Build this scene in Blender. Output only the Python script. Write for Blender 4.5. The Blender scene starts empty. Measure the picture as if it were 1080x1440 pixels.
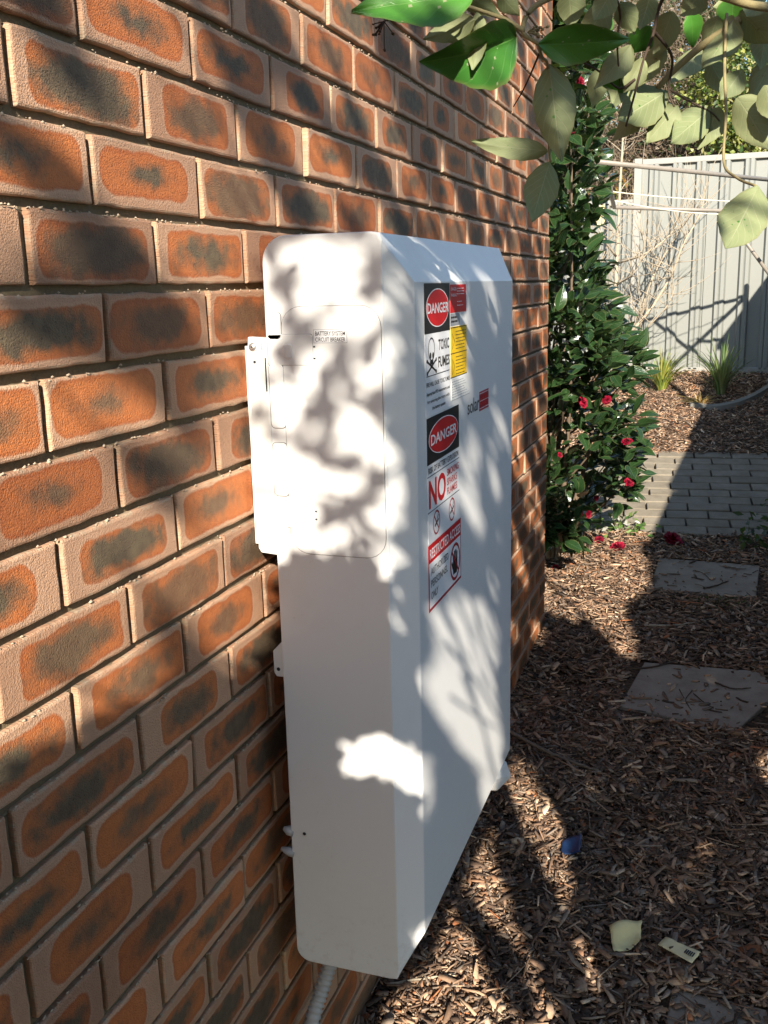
import bpy, math, random
import numpy as np
from mathutils import Vector, Matrix

random.seed(7)
rng = np.random.default_rng(7)
scene = bpy.context.scene
COL = scene.collection

# ------------------------------------------------------------------ camera
F_PX, YAW, PITCH, ROLL = 1371.29, .33517, .226754, -.0247993     # focal length in px of a 1440 px tall frame
CAM = np.array([.66567, -.965488, -.22015])
FW = np.array([-math.sin(YAW) * math.cos(PITCH), math.cos(YAW) * math.cos(PITCH), -math.sin(PITCH)])
_r = np.array([math.cos(YAW), math.sin(YAW), 0.])
_u = np.cross(_r, FW)
RT = math.cos(ROLL) * _r + math.sin(ROLL) * _u
UP = -math.sin(ROLL) * _r + math.cos(ROLL) * _u
cam = bpy.data.cameras.new('camera')
cam.sensor_fit = 'VERTICAL'
cam.sensor_height = 36
cam.lens = F_PX / 1440 * 36
cam.clip_start, cam.clip_end = .02, 500
camo = bpy.data.objects.new('camera', cam)
COL.objects.link(camo)
m = Matrix.Identity(4)
for i in range(3):
    m[i][0], m[i][1], m[i][2], m[i][3] = RT[i], UP[i], -FW[i], CAM[i]
camo.matrix_world = m
scene.camera = camo

# ------------------------------------------------------------------ light
SUN_AZ, SUN_EL = math.radians(20), math.radians(27)               # sun stands behind the viewer, a little to the right
S = np.array([math.sin(SUN_AZ) * math.cos(SUN_EL), -math.cos(SUN_AZ) * math.cos(SUN_EL), math.sin(SUN_EL)])
world = bpy.data.worlds.new('World')
scene.world = world
world.use_nodes = True
wn = world.node_tree
bg = wn.nodes['Background']
sky = wn.nodes.new('ShaderNodeTexSky')
sky.sky_type = 'NISHITA'
sky.sun_disc = False
sky.sun_elevation = SUN_EL
sky.sun_rotation = math.atan2(S[0], S[1])
sky.air_density, sky.dust_density, sky.ozone_density = 1.2, .4, 2.5
wn.links.new(sky.outputs[0], bg.inputs[0])
bg.inputs[1].default_value = .098
sun = bpy.data.lights.new('sun', 'SUN')
sun.energy = 5.0
sun.angle = math.radians(.53)
sun.color = (1, .91, .78)
suno = bpy.data.objects.new('sun', sun)
suno.rotation_euler = Vector(S).to_track_quat('Z', 'Y').to_euler()
COL.objects.link(suno)
scene.view_settings.view_transform = 'Standard'
scene.view_settings.look = 'None'
scene.view_settings.exposure = 1.38
scene.view_settings.gamma = 1.0

# ------------------------------------------------------------------ helpers
def ray(px, py):
    return FW + RT * ((px - 540) / F_PX) + UP * ((720 - py) / F_PX)
def at(px, py, depth):
    return CAM + ray(px, py) * depth
def to_px(P):
    d = np.asarray(P) - CAM
    z = d @ FW
    z = np.where(np.abs(z) < 1e-6, 1e-6, z)
    return 540 + F_PX * (d @ RT) / z, 720 - F_PX * (d @ UP) / z, z
PROF_Y = [-60, -2, .9, 2.5, 3.5, 4.38, 5.75, 8.0, 60]
PROF_Z = [-2.2, -1.82, -1.75, -1.67, -1.63, -1.59, -1.37, -1.0, -.8]
def gz(y):
    return np.interp(y, PROF_Y, PROF_Z)

def empty(name, loc=(0, 0, 0)):
    o = bpy.data.objects.new(name, None)
    o.empty_display_size = .1
    o.location = loc
    COL.objects.link(o)
    return o
def tag(o, label, cat, group=None):
    o['label'] = label
    o['category'] = cat
    if group:
        o['group'] = group
    return o
def new_mesh(name, verts, faces, mats, smooth=False, midx=None, uv=None, col=None):
    me = bpy.data.meshes.new(name)
    me.from_pydata([tuple(map(float, v)) for v in verts], [], [tuple(map(int, f)) for f in faces])
    for mt in (mats if isinstance(mats, (list, tuple)) else [mats]):
        me.materials.append(mt)
    if smooth:
        me.polygons.foreach_set('use_smooth', [True] * len(me.polygons))
    if midx is not None:
        me.polygons.foreach_set('material_index', [int(i) for i in midx])
    if uv is not None:
        li = np.empty(len(me.loops), dtype=np.int32)
        me.loops.foreach_get('vertex_index', li)
        l = me.uv_layers.new(name='UVMap')
        l.data.foreach_set('uv', np.asarray(uv, dtype=np.float32)[li].ravel())
    if col is not None:
        a = me.attributes.new('col', 'FLOAT_COLOR', 'POINT')
        c = np.asarray(col, dtype=np.float32)
        if c.shape[1] == 3:
            c = np.c_[c, np.ones(len(c), dtype=np.float32)]
        a.data.foreach_set('color', c.ravel())
    me.update()
    return me
def obj(name, me, parent=None, loc=None):
    """links ME; parents it keeping the coordinates of ME as world coordinates when the parent is only translated"""
    o = bpy.data.objects.new(name, me)
    COL.objects.link(o)
    if parent is not None:
        o.parent = parent
        off = Vector((0, 0, 0))
        p = parent
        while p is not None:
            off += Vector(p.location)
            p = p.parent
        if loc is None:
            o.location = -off
        else:
            o.location = Vector(loc) - off
    elif loc is not None:
        o.location = loc
    return o
def mk(name, verts, faces, mat, parent=None, **k):
    return obj(name, new_mesh(name, verts, faces, mat, **k), parent)
def big_mesh(name, V, Fq, mat, col=None, smooth=False, uv=None):
    """fast mesh of equal-sized faces: V (n,3), Fq (m,k)"""
    me = bpy.data.meshes.new(name)
    V = np.asarray(V, dtype=np.float32)
    Fq = np.asarray(Fq, dtype=np.int32)
    n, k = Fq.shape
    me.vertices.add(len(V))
    me.vertices.foreach_set('co', V.ravel())
    me.loops.add(n * k)
    me.loops.foreach_set('vertex_index', Fq.ravel())
    me.polygons.add(n)
    me.polygons.foreach_set('loop_start', np.arange(n, dtype=np.int32) * k)
    me.polygons.foreach_set('loop_total', np.full(n, k, dtype=np.int32))
    if smooth:
        me.polygons.foreach_set('use_smooth', np.ones(n, dtype=bool))
    me.materials.append(mat)
    if col is not None:
        a = me.attributes.new('col', 'FLOAT_COLOR', 'POINT')
        c = np.asarray(col, dtype=np.float32)
        if c.shape[1] == 3:
            c = np.c_[c, np.ones(len(c), dtype=np.float32)]
        a.data.foreach_set('color', c.ravel())
    if uv is not None:
        l = me.uv_layers.new(name='UVMap')
        l.data.foreach_set('uv', np.asarray(uv, dtype=np.float32)[Fq.ravel()].ravel())
    me.update(calc_edges=True)
    me.validate()
    return me
class MB:
    def __init__(s):
        s.v, s.f = [], []
    def add(s, v, f):
        b = len(s.v)
        s.v += [tuple(p) for p in v]
        s.f += [tuple(i + b for i in q) for q in f]
    def box(s, a, b):
        x0, y0, z0 = a
        x1, y1, z1 = b
        s.add([(x0, y0, z0), (x1, y0, z0), (x1, y1, z0), (x0, y1, z0), (x0, y0, z1), (x1, y0, z1), (x1, y1, z1), (x0, y1, z1)],
              [(0, 3, 2, 1), (4, 5, 6, 7), (0, 1, 5, 4), (1, 2, 6, 5), (2, 3, 7, 6), (3, 0, 4, 7)])
    def tube(s, pts, rad, n=7, caps=True):
        pts = [Vector(p) for p in pts]
        if not hasattr(rad, '__len__'):
            rad = [rad] * len(pts)
        ring = []
        ref = Vector((.31, .17, .93))
        for i, p in enumerate(pts):
            t = (pts[min(i + 1, len(pts) - 1)] - pts[max(i - 1, 0)]).normalized()
            if abs(t.dot(ref)) > .95:
                ref = Vector((1, 0, 0))
            a = t.cross(ref).normalized()
            b = t.cross(a)
            ring.append([p + (a * math.cos(k * 2 * math.pi / n) + b * math.sin(k * 2 * math.pi / n)) * rad[i] for k in range(n)])
        v = [q for r in ring for q in r]
        f = []
        for i in range(len(pts) - 1):
            for k in range(n):
                f.append((i * n + k, i * n + (k + 1) % n, (i + 1) * n + (k + 1) % n, (i + 1) * n + k))
        if caps:
            f.append(tuple(range(n))[::-1])
            f.append(tuple((len(pts) - 1) * n + k for k in range(n)))
        s.add(v, f)
    def build(s, name, mat, parent=None, smooth=False, bevel=0):
        o = mk(name, s.v, s.f, mat, parent, smooth=smooth)
        if bevel:
            md = o.modifiers.new('bevel', 'BEVEL')
            md.width, md.segments, md.limit_method = bevel, 2, 'ANGLE'
        return o
def curve(pts, n):
    """Catmull-Rom through PTS, n samples per span"""
    P = [np.array(p, float) for p in pts]
    P = [2 * P[0] - P[1]] + P + [2 * P[-1] - P[-2]]
    out = []
    for i in range(1, len(P) - 2):
        for k in range(n):
            t = k / n
            a, b, c, d = P[i - 1], P[i], P[i + 1], P[i + 2]
            out.append(.5 * (2 * b + (c - a) * t + (2 * a - 5 * b + 4 * c - d) * t * t + (3 * b - a - 3 * c + d) * t ** 3))
    out.append(P[-2])
    return out

# ------------------------------------------------------------------ materials
def N(nt, t, inp=None, **attr):
    n = nt.nodes.new(t)
    for k, v in attr.items():
        setattr(n, k, v)
    for k, v in (inp or {}).items():
        s = n.inputs[k]
        if isinstance(v, bpy.types.NodeSocket):
            nt.links.new(v, s)
        else:
            s.default_value = v
    return n
def math_(nt, op, a, b=0., c=0., clamp=False):
    return N(nt, 'ShaderNodeMath', {0: a, 1: b, 2: c}, operation=op, use_clamp=clamp).outputs[0]
def mix_(nt, f, a, b, mode='MIX'):
    n = N(nt, 'ShaderNodeMix', data_type='RGBA', blend_type=mode)
    for k, v in ((0, f), (6, a), (7, b)):
        if isinstance(v, bpy.types.NodeSocket):
            nt.links.new(v, n.inputs[k])
        else:
            n.inputs[k].default_value = (*v, 1) if hasattr(v, '__len__') and len(v) == 3 else v
    return n.outputs[2]
def ramp_(nt, f, lo, hi, a=0., b=1.):
    return N(nt, 'ShaderNodeMapRange', {0: f, 1: lo, 2: hi, 3: a, 4: b}, interpolation_type='SMOOTHSTEP').outputs[0]
def noise_(nt, vec, scale, detail=3., rough=.55):
    return N(nt, 'ShaderNodeTexNoise', {'Vector': vec, 'Scale': scale, 'Detail': detail, 'Roughness': rough}).outputs[0]
def new_mat(name, rough=.7, spec=.4):
    mt = bpy.data.materials.new(name)
    mt.use_nodes = True
    nt = mt.node_tree
    b = nt.nodes['Principled BSDF']
    b.inputs['Roughness'].default_value = rough
    b.inputs['Specular IOR Level'].default_value = spec
    return mt, nt, b
def objco(nt):
    return N(nt, 'ShaderNodeTexCoord').outputs['Object']
def geoco(nt):
    return N(nt, 'ShaderNodeNewGeometry').outputs['Position']
def bump_(nt, b, h, strength, dist):
    n = N(nt, 'ShaderNodeBump', {'Height': h, 'Strength': strength, 'Distance': dist})
    nt.links.new(n.outputs[0], b.inputs['Normal'])
def simple(name, c, rough=.6, spec=.4, var=.12, scale=30., bump=0., metal=0.):
    mt, nt, b = new_mat(name, rough, spec)
    p = geoco(nt)
    f = noise_(nt, p, scale)
    lo = tuple(max(0, x * (1 - var)) for x in c)
    hi = tuple(min(1, x * (1 + var)) for x in c)
    nt.links.new(mix_(nt, f, lo, hi), b.inputs['Base Color'])
    b.inputs['Metallic'].default_value = metal
    if bump:
        bump_(nt, b, noise_(nt, p, scale * 4), .6, bump)
    return mt

def brick_material():
    mt, nt, b = new_mat('clinker_brick', .75, .35)
    uv = N(nt, 'ShaderNodeUVMap', uv_map='UVMap').outputs[0]
    rc = N(nt, 'ShaderNodeAttribute', attribute_name='col')
    sep = N(nt, 'ShaderNodeSeparateColor', {0: rc.outputs['Color']})
    r, g, bl, al = sep.outputs[0], sep.outputs[1], sep.outputs[2], rc.outputs['Alpha']
    su = N(nt, 'ShaderNodeSeparateXYZ', {0: uv})
    u = math_(nt, 'ADD', su.outputs[0], math_(nt, 'MULTIPLY_ADD', bl, .022, -.011))
    v = math_(nt, 'ADD', su.outputs[1], math_(nt, 'MULTIPLY_ADD', al, .006, -.003))
    off = N(nt, 'ShaderNodeCombineXYZ', {0: math_(nt, 'MULTIPLY', r, 31.), 1: math_(nt, 'MULTIPLY', g, 17.), 2: math_(nt, 'MULTIPLY', bl, 23.)}).outputs[0]
    P = N(nt, 'ShaderNodeVectorMath', {0: uv, 1: off}, operation='ADD').outputs[0]
    n1 = noise_(nt, P, 22., 2.)
    hx = math_(nt, 'SUBTRACT', .1045, math_(nt, 'MULTIPLY', math_(nt, 'MULTIPLY', r, math_(nt, 'MULTIPLY', r, r)), .034))
    hy = math_(nt, 'SUBTRACT', .0312, math_(nt, 'MULTIPLY', math_(nt, 'MULTIPLY', g, g), .006))
    rad = math_(nt, 'MULTIPLY_ADD', bl, .014, .011)
    qx = math_(nt, 'MAXIMUM', math_(nt, 'ADD', math_(nt, 'SUBTRACT', math_(nt, 'ABSOLUTE', u), hx), rad), 0.)
    qy = math_(nt, 'MAXIMUM', math_(nt, 'ADD', math_(nt, 'SUBTRACT', math_(nt, 'ABSOLUTE', v), hy), rad), 0.)
    d = math_(nt, 'SUBTRACT', math_(nt, 'SQRT', math_(nt, 'ADD', math_(nt, 'MULTIPLY', qx, qx), math_(nt, 'MULTIPLY', qy, qy))), rad)
    d = math_(nt, 'ADD', d, math_(nt, 'MULTIPLY_ADD', n1, .011, -.0055))
    d = math_(nt, 'ADD', d, math_(nt, 'MULTIPLY_ADD', noise_(nt, P, 160., 3.), .0036, -.0018))
    core = ramp_(nt, d, .0022, -.0020)
    halo = math_(nt, 'MULTIPLY', ramp_(nt, d, -.0005, .0012), ramp_(nt, d, .0065, .0022))
    edge = ramp_(nt, d, -.008, -.0005)
    # colours of the brick body itself
    nb = noise_(nt, P, 60., 4.)
    border = mix_(nt, nb, (.40, .222, .128), (.53, .305, .185))
    border = mix_(nt, math_(nt, 'MULTIPLY', g, .5), border, (.40, .245, .16))
    border = mix_(nt, math_(nt, 'MULTIPLY', halo, .32), border, (.56, .345, .22))
    n3 = noise_(nt, P, 90., 5., .65)
    orange = mix_(nt, n3, (.36, .100, .026), (.57, .186, .052))
    orange = mix_(nt, math_(nt, 'MULTIPLY', edge, .55), orange, (.36, .092, .026))
    ex = math_(nt, 'DIVIDE', u, hx)
    ey = math_(nt, 'DIVIDE', v, hy)
    e = math_(nt, 'SQRT', math_(nt, 'ADD', math_(nt, 'MULTIPLY', ex, ex), math_(nt, 'MULTIPLY', ey, ey)))
    n2 = noise_(nt, P, 30., 4., .6)
    e = math_(nt, 'ADD', e, math_(nt, 'MULTIPLY_ADD', n2, 1.7, -.85))
    size = math_(nt, 'MULTIPLY_ADD', al, .66, .27)
    blot = ramp_(nt, math_(nt, 'SUBTRACT', e, size), .52, -.28)
    blot = math_(nt, 'MULTIPLY', blot, math_(nt, 'MULTIPLY_ADD', g, .35, .75))
    blotc = mix_(nt, noise_(nt, P, 55.), (.034, .028, .022), (.165, .135, .078))
    core_c = mix_(nt, math_(nt, 'MINIMUM', blot, .97), orange, blotc)
    pit = ramp_(nt, noise_(nt, P, 330., 2.), .66, .72)
    pitm = math_(nt, 'MULTIPLY', pit, math_(nt, 'MULTIPLY_ADD', blot, .8, .12))
    core_c = mix_(nt, pitm, core_c, (.018, .014, .012))
    c = mix_(nt, math_(nt, 'MULTIPLY', core, .96), border, core_c)
    # mortar smeared over the arrises
    ev = ramp_(nt, math_(nt, 'ABSOLUTE', su.outputs[1]), .0325, .0375)
    eu = ramp_(nt, math_(nt, 'ABSOLUTE', su.outputs[0]), .1100, .1145)
    smear = math_(nt, 'MULTIPLY', math_(nt, 'MAXIMUM', ev, eu), ramp_(nt, noise_(nt, P, 70., 4., .7), .46, .62))
    c = mix_(nt, math_(nt, 'MULTIPLY', smear, .75), c, (.40, .32, .22))
    speck = ramp_(nt, noise_(nt, P, 700., 2.), .60, .70)
    c = mix_(nt, math_(nt, 'MULTIPLY', speck, .22), c, (.10, .06, .04))
    tone = math_(nt, 'MULTIPLY_ADD', math_(nt, 'FRACT', math_(nt, 'MULTIPLY', r, 7.31)), .40, .72)
    c = mix_(nt, 1., c, N(nt, 'ShaderNodeCombineColor', {0: tone, 1: math_(nt, 'POWER', tone, 1.15), 2: math_(nt, 'POWER', tone, 1.2)}).outputs[0], 'MULTIPLY')
    nt.links.new(c, b.inputs['Base Color'])
    gr = N(nt, 'ShaderNodeTexVoronoi', {'Vector': P, 'Scale': 430., 'Randomness': 1.}).outputs['Distance']
    h = math_(nt, 'MULTIPLY_ADD', noise_(nt, P, 650., 3., .7), .7, math_(nt, 'MULTIPLY', noise_(nt, P, 110., 2.), .35))
    h = math_(nt, 'SUBTRACT', h, math_(nt, 'MULTIPLY', gr, .45))
    h = math_(nt, 'SUBTRACT', h, math_(nt, 'MULTIPLY', math_(nt, 'MULTIPLY', pit, core), 1.))
    bump_(nt, b, h, .85, .0024)
    return mt
def attr_material(name, rough=.8, spec=.25, bump=.0015, scale=160., translucent=0.):
    mt, nt, b = new_mat(name, rough, spec)
    a = N(nt, 'ShaderNodeAttribute', attribute_name='col').outputs['Color']
    p = geoco(nt)
    n = noise_(nt, p, scale)
    c = mix_(nt, math_(nt, 'MULTIPLY_ADD', n, .9, .05), a, mix_(nt, 1., a, (.5, .48, .46), 'MULTIPLY'))
    nt.links.new(c, b.inputs['Base Color'])
    if bump:
        bump_(nt, b, n, .6, bump)
    if translucent:
        add_translucent(nt, b, c, translucent)
    return mt
def add_translucent(nt, b, c, f):
    t = N(nt, 'ShaderNodeBsdfTranslucent')
    if isinstance(c, bpy.types.NodeSocket):
        nt.links.new(mix_(nt, .35, c, (.45, .6, .08)), t.inputs[0])
    mx = N(nt, 'ShaderNodeMixShader', {0: f})
    nt.links.new(b.outputs[0], mx.inputs[1])
    nt.links.new(t.outputs[0], mx.inputs[2])
    nt.links.new(mx.outputs[0], nt.nodes['Material Output'].inputs[0])
def leaf_material(name, c1, c2, vein, rough, spec, trans, veinw=.03, sidev=.6):
    """leaf with midrib and side veins: UV x along (0..1), y across (-1..1)"""
    mt, nt, b = new_mat(name, rough, spec)
    uv = N(nt, 'ShaderNodeUVMap', uv_map='UVMap').outputs[0]
    s = N(nt, 'ShaderNodeSeparateXYZ', {0: uv})
    ay = math_(nt, 'ABSOLUTE', s.outputs[1])
    mid = ramp_(nt, ay, veinw * 1.6, veinw * .5)
    w = math_(nt, 'SUBTRACT', math_(nt, 'MULTIPLY', s.outputs[0], 7.), math_(nt, 'MULTIPLY', ay, 2.2))
    fr = math_(nt, 'ABSOLUTE', math_(nt, 'SUBTRACT', math_(nt, 'FRACT', w), .5))
    side = math_(nt, 'MULTIPLY', ramp_(nt, fr, .075, .02), sidev)
    vm = math_(nt, 'MAXIMUM', mid, side)
    ri = N(nt, 'ShaderNodeObjectInfo').outputs['Random']
    p = geoco(nt)
    n = noise_(nt, p, 45., 3.)
    f = math_(nt, 'ADD', math_(nt, 'MULTIPLY', n, .6), math_(nt, 'MULTIPLY_ADD', ri, .8, -.2), clamp=True)
    c = mix_(nt, f, c1, c2)
    c = mix_(nt, math_(nt, 'MULTIPLY', vm, .55), c, vein)
    c = mix_(nt, math_(nt, 'MULTIPLY', ramp_(nt, noise_(nt, p, 110., 4., .7), .66, .74), .6), c, (.10, .07, .03))
    c = mix_(nt, math_(nt, 'MULTIPLY', ramp_(nt, ay, .82, 1.), .35), c, (.22, .20, .08))
    nt.links.new(c, b.inputs['Base Color'])
    h = math_(nt, 'SUBTRACT', math_(nt, 'MULTIPLY', noise_(nt, p, 500.), .3), vm)
    bump_(nt, b, h, .5, .0006)
    if trans:
        add_translucent(nt, b, c, trans)
    return mt

M = {}
M['brick'] = brick_material()
M['mortar'] = simple('mortar', (.165, .128, .080), .95, .1, .35, 220., .002)
M['crumb'] = simple('mortar_crumb', (.42, .33, .24), .95, .1, .3, 300., .001)
def powder():
    mt, nt, b = new_mat('white_powder_coat', .42, .45)
    p = geoco(nt)
    dust = ramp_(nt, noise_(nt, p, 6., 5., .65), .50, .80)
    grit = ramp_(nt, noise_(nt, p, 140., 2.), .64, .72)
    c = mix_(nt, math_(nt, 'MULTIPLY', dust, .22), (.70, .70, .69), (.58, .55, .49))
    c = mix_(nt, math_(nt, 'MULTIPLY', grit, math_(nt, 'MULTIPLY', dust, .35)), c, (.42, .36, .29))
    pz = N(nt, 'ShaderNodeSeparateXYZ', {0: p}).outputs[2]
    splash = math_(nt, 'MULTIPLY', ramp_(nt, pz, -1.12, -1.34), ramp_(nt, noise_(nt, p, 75., 4., .7), .52, .66))   # soil splashed up by rain
    c = mix_(nt, math_(nt, 'MULTIPLY', splash, .16), c, (.30, .22, .15))
    nt.links.new(c, b.inputs['Base Color'])
    nt.links.new(math_(nt, 'MULTIPLY_ADD', dust, .2, .38), b.inputs['Roughness'])
    bump_(nt, b, math_(nt, 'ADD', noise_(nt, p, 900., 1.), math_(nt, 'MULTIPLY', noise_(nt, p, 5., 1.), 6.)), .12, .0004)
    return mt
M['white'] = powder()
M['gap'] = simple('seam_shadow_gap', (.16, .15, .14), .8, .2)
M['bracket'] = simple('bracket_paint', (.62, .61, .58), .5, .4, .06, 20.)
M['steel'] = simple('zinc_screw', (.55, .54, .52), .35, .5, .1, 80., 0, .9)
M['dark'] = simple('dark_hole', (.02, .02, .02), .8)
M['conduit'] = simple('grey_pvc', (.36, .36, .36), .45, .5, .08)
M['black_print'] = simple('black_print', (.015, .014, .013), .38, .5)
M['red_print'] = simple('red_print', (.55, .012, .014), .38, .5, .06)
M['dred_print'] = simple('dark_red_print', (.34, .01, .02), .4, .5, .06)
M['white_print'] = simple('white_print', (.78, .78, .79), .35, .5, .03)
M['grey_print'] = simple('grey_print', (.30, .31, .33), .4, .5, .03)
M['yellow_print'] = simple('yellow_print', (.78, .50, .015), .38, .5, .05)
M['clear_print'] = simple('pale_label', (.74, .75, .73), .3, .5, .03)
M['chips'] = attr_material('wood_chip', .85, .2, .0012, 260.)
def soil():
    mt, nt, b = new_mat('soil', .95, .1)
    p = geoco(nt)
    n = noise_(nt, p, 55., 6., .7)
    c = mix_(nt, ramp_(nt, n, .35, .68), (.030, .020, .014), (.15, .095, .06))
    nt.links.new(c, b.inputs['Base Color'])
    bump_(nt, b, n, 1., .012)
    return mt
M['soil'] = soil()
def concrete(name, c1, c2):
    mt, nt, b = new_mat(name, .9, .2)
    p = geoco(nt)
    n = noise_(nt, p, 9., 6., .7)
    f = noise_(nt, p, 260., 2.)
    ri = N(nt, 'ShaderNodeObjectInfo').outputs['Random']
    c = mix_(nt, ramp_(nt, n, .3, .7), c1, c2)
    c = mix_(nt, math_(nt, 'MULTIPLY', ri, .35), c, tuple(x * .6 for x in c1))
    c = mix_(nt, ramp_(nt, f, .62, .72, 0., .5), c, tuple(x * .45 for x in c1))
    nt.links.new(c, b.inputs['Base Color'])
    bump_(nt, b, math_(nt, 'ADD', f, n), .5, .002)
    return mt
M['slab'] = concrete('concrete_slab', (.25, .20, .15), (.35, .295, .23))
M['paver'] = concrete('paver', (.175, .148, .11), (.25, .218, .168))
M['edging'] = concrete('edging', (.17, .16, .14), (.23, .22, .19))
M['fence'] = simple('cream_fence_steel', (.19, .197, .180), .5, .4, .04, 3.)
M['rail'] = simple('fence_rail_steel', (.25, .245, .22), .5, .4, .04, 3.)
M['pipe'] = simple('clothesline_pipe', (.21, .185, .155), .45, .5, .2, 25.)
M['cord'] = simple('clothesline_cord', (.66, .62, .48), .7)
M['peg'] = simple('wood_peg', (.62, .46, .22), .7)
M['vib_top'] = leaf_material('viburnum_leaf_top', (.035, .14, .022), (.075, .24, .03), (.12, .28, .06), .30, .5, .28, .03, .25)
M['vib_under'] = leaf_material('viburnum_leaf_underside', (.20, .24, .115), (.30, .33, .17), (.42, .44, .27), .6, .3, .30, .022)
M['camellia'] = leaf_material('camellia_leaf', (.008, .024, .009), (.026, .062, .017), (.08, .14, .05), .24, .6, .08, .035)
M['leafcol'] = attr_material('foliage', .55, .35, 0., 90., .25)
M['bark'] = simple('bark', (.13, .095, .065), .9, .15, .35, 70., .003)
M['stem'] = simple('green_brown_stem', (.23, .19, .09), .7, .3, .25, 90., .001)
M['twig_dark'] = simple('dark_twig', (.060, .042, .030), .8, .2, .3, 90., .001)
M['twig_pale'] = simple('pale_twig', (.36, .30, .22), .8, .2, .25, 60., .001)
M['twig_brown'] = simple('brown_twig', (.20, .155, .11), .85, .2, .4, 30., .001)
M['stick'] = simple('grey_stick', (.17, .135, .105), .9, .15, .35, 80., .002)
M['petal'] = attr_material('camellia_petal', .6, .2, 0., 60.)
M['paper'] = simple('yellowed_paper', (.62, .53, .27), .7, .3, .18, 40.)
M['card'] = simple('cream_card', (.60, .52, .30), .6, .3, .08, 40.)
M['blue'] = simple('dark_blue_plastic', (.012, .035, .10), .3, .5, .25, 60.)
M['roof'] = simple('dark_brown_cladding', (.075, .05, .045), .8, .2, .2, 8.)

# ------------------------------------------------------------------ ground
def frac(a):
    return a - np.floor(a)
def vnoise(x, y, seed=0):
    """2-D value noise in 0..1"""
    xi, yi = np.floor(x), np.floor(y)
    fx, fy = x - xi, y - yi
    fx, fy = fx * fx * (3 - 2 * fx), fy * fy * (3 - 2 * fy)
    h = lambda a, b: frac(np.sin(a * 127.1 + b * 311.7 + seed * 74.7) * 43758.5453)
    return (h(xi, yi) * (1 - fx) + h(xi + 1, yi) * fx) * (1 - fy) + (h(xi, yi + 1) * (1 - fx) + h(xi + 1, yi + 1) * fx) * fy
def gzn(x, y):
    """mulch surface"""
    b = .022 * (vnoise(x * 5, y * 5, 1) - .5) + .012 * (vnoise(x * 14, y * 14, 2) - .5)
    return gz(y) + b
xs = np.r_[[-60, -20, -5, -1.5], np.arange(-.9, 1.8, .06), [2.2, 3.5, 8, 25, 60]]
ys = np.r_[[-60, -15, -5, -2], np.arange(-1.2, 8.4, .06), [9, 12, 20, 40, 60]]
XX, YY = np.meshgrid(xs, ys)
inpath = (YY - .1 * XX > 4.33) & (YY - .1 * XX < 5.78)
ZZ = np.where(inpath, gz(YY) - .05, gzn(XX, YY))
V = np.c_[XX.ravel(), YY.ravel(), ZZ.ravel()]
nx = len(xs)
ii, jj = np.meshgrid(np.arange(nx - 1), np.arange(len(ys) - 1))
b0 = (jj * nx + ii).ravel()
ground = obj('ground', big_mesh('ground', V, np.c_[b0, b0 + 1, b0 + nx + 1, b0 + nx], M['soil'], smooth=True))
ground['kind'] = 'structure'

# ------------------------------------------------------------------ brick wall
BL, BH, CL, CH = .230, .076, .240, .086
Y_END = 3.0
wall = empty('brick_wall', (0, 1.0, -1.72))
tag(wall, 'house wall of orange bricks with dark blotched centres and pinkish edges', 'wall')
BOX_LO, BOX_HI = np.array([.04, .33, -1.315]), np.array([.253, 1.09, -.145])
def hits_box(O, D):
    """first entry distance along D (rows) into the cabinet, inf when missed"""
    with np.errstate(divide='ignore', invalid='ignore'):
        t0, t1 = (BOX_LO - O) / D, (BOX_HI - O) / D
    a, b = np.minimum(t0, t1).max(-1), np.maximum(t0, t1).min(-1)
    return np.where((a < b) & (b > 0), np.maximum(a, 0), np.inf)
def brick_verts(y0, y1, z0, z1):
    """a worn brick face: rounded arrises, uneven outline; uv in metres from its centre"""
    cy, cz = (y0 + y1) / 2, (z0 + z1) / 2
    hy, hz = (y1 - y0) / 2, (z1 - z0) / 2
    ny_, nz_ = max(3, int(round((y1 - y0) / .026))), 3
    out = []
    for k in range(ny_): out.append((-hy + 2 * hy * k / ny_, -hz))
    for k in range(nz_): out.append((hy, -hz + 2 * hz * k / nz_))
    for k in range(ny_): out.append((hy - 2 * hy * k / ny_, hz))
    for k in range(nz_): out.append((-hy, hz - 2 * hz * k / nz_))
    o = np.array(out)
    n = len(o)
    jit = rng.normal(0, .0006, (n, 2))
    px_, tilt, yaw_ = rng.normal(0, .0009), rng.normal(0, .012), rng.normal(0, .006)
    vs, uv = [], []
    for ins, xx in ((0, -.055), (0, -.0028), (.0012, -.0008), (.0034, 0.)):
        sc = np.array([(hy - ins) / hy, (hz - ins) / hz])
        p = o * sc + jit * (1 if ins < .003 else .4)
        x = px_ + xx + (p[:, 1] * tilt + p[:, 0] * yaw_ if xx > -.05 else 0)
        vs.append(np.c_[np.broadcast_to(x, n), p[:, 0] + cy, p[:, 1] + cz])
        uv.append(p)
    # two inner rows carry a slightly hollow or swollen face
    fs = []
    for r in range(3):
        for k in range(n):
            fs.append((r * n + k, r * n + (k + 1) % n, (r + 1) * n + (k + 1) % n, (r + 1) * n + k))
    fs.append(tuple(3 * n + k for k in range(n)))
    return np.vstack(vs), fs, np.vstack(uv)
cells = []
ROWS = range(-17, 22)
for i in ROWS:
    zc = -CH * i
    ph = .5 if i % 2 == 0 else 0.
    k = -7
    while True:
        a, b = (k - ph) * CL, (k + 1 - ph) * CL
        if a >= Y_END - .01: break
        y0, y1 = a + .005, min(b - .005, Y_END)
        if y1 - y0 > .05:
            cells.append((y0, y1, zc - BH / 2, zc + BH / 2))
        k += 1
ca = np.array(cells)
cen = np.c_[np.zeros(len(ca)), (ca[:, 0] + ca[:, 1]) / 2, (ca[:, 2] + ca[:, 3]) / 2]
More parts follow.
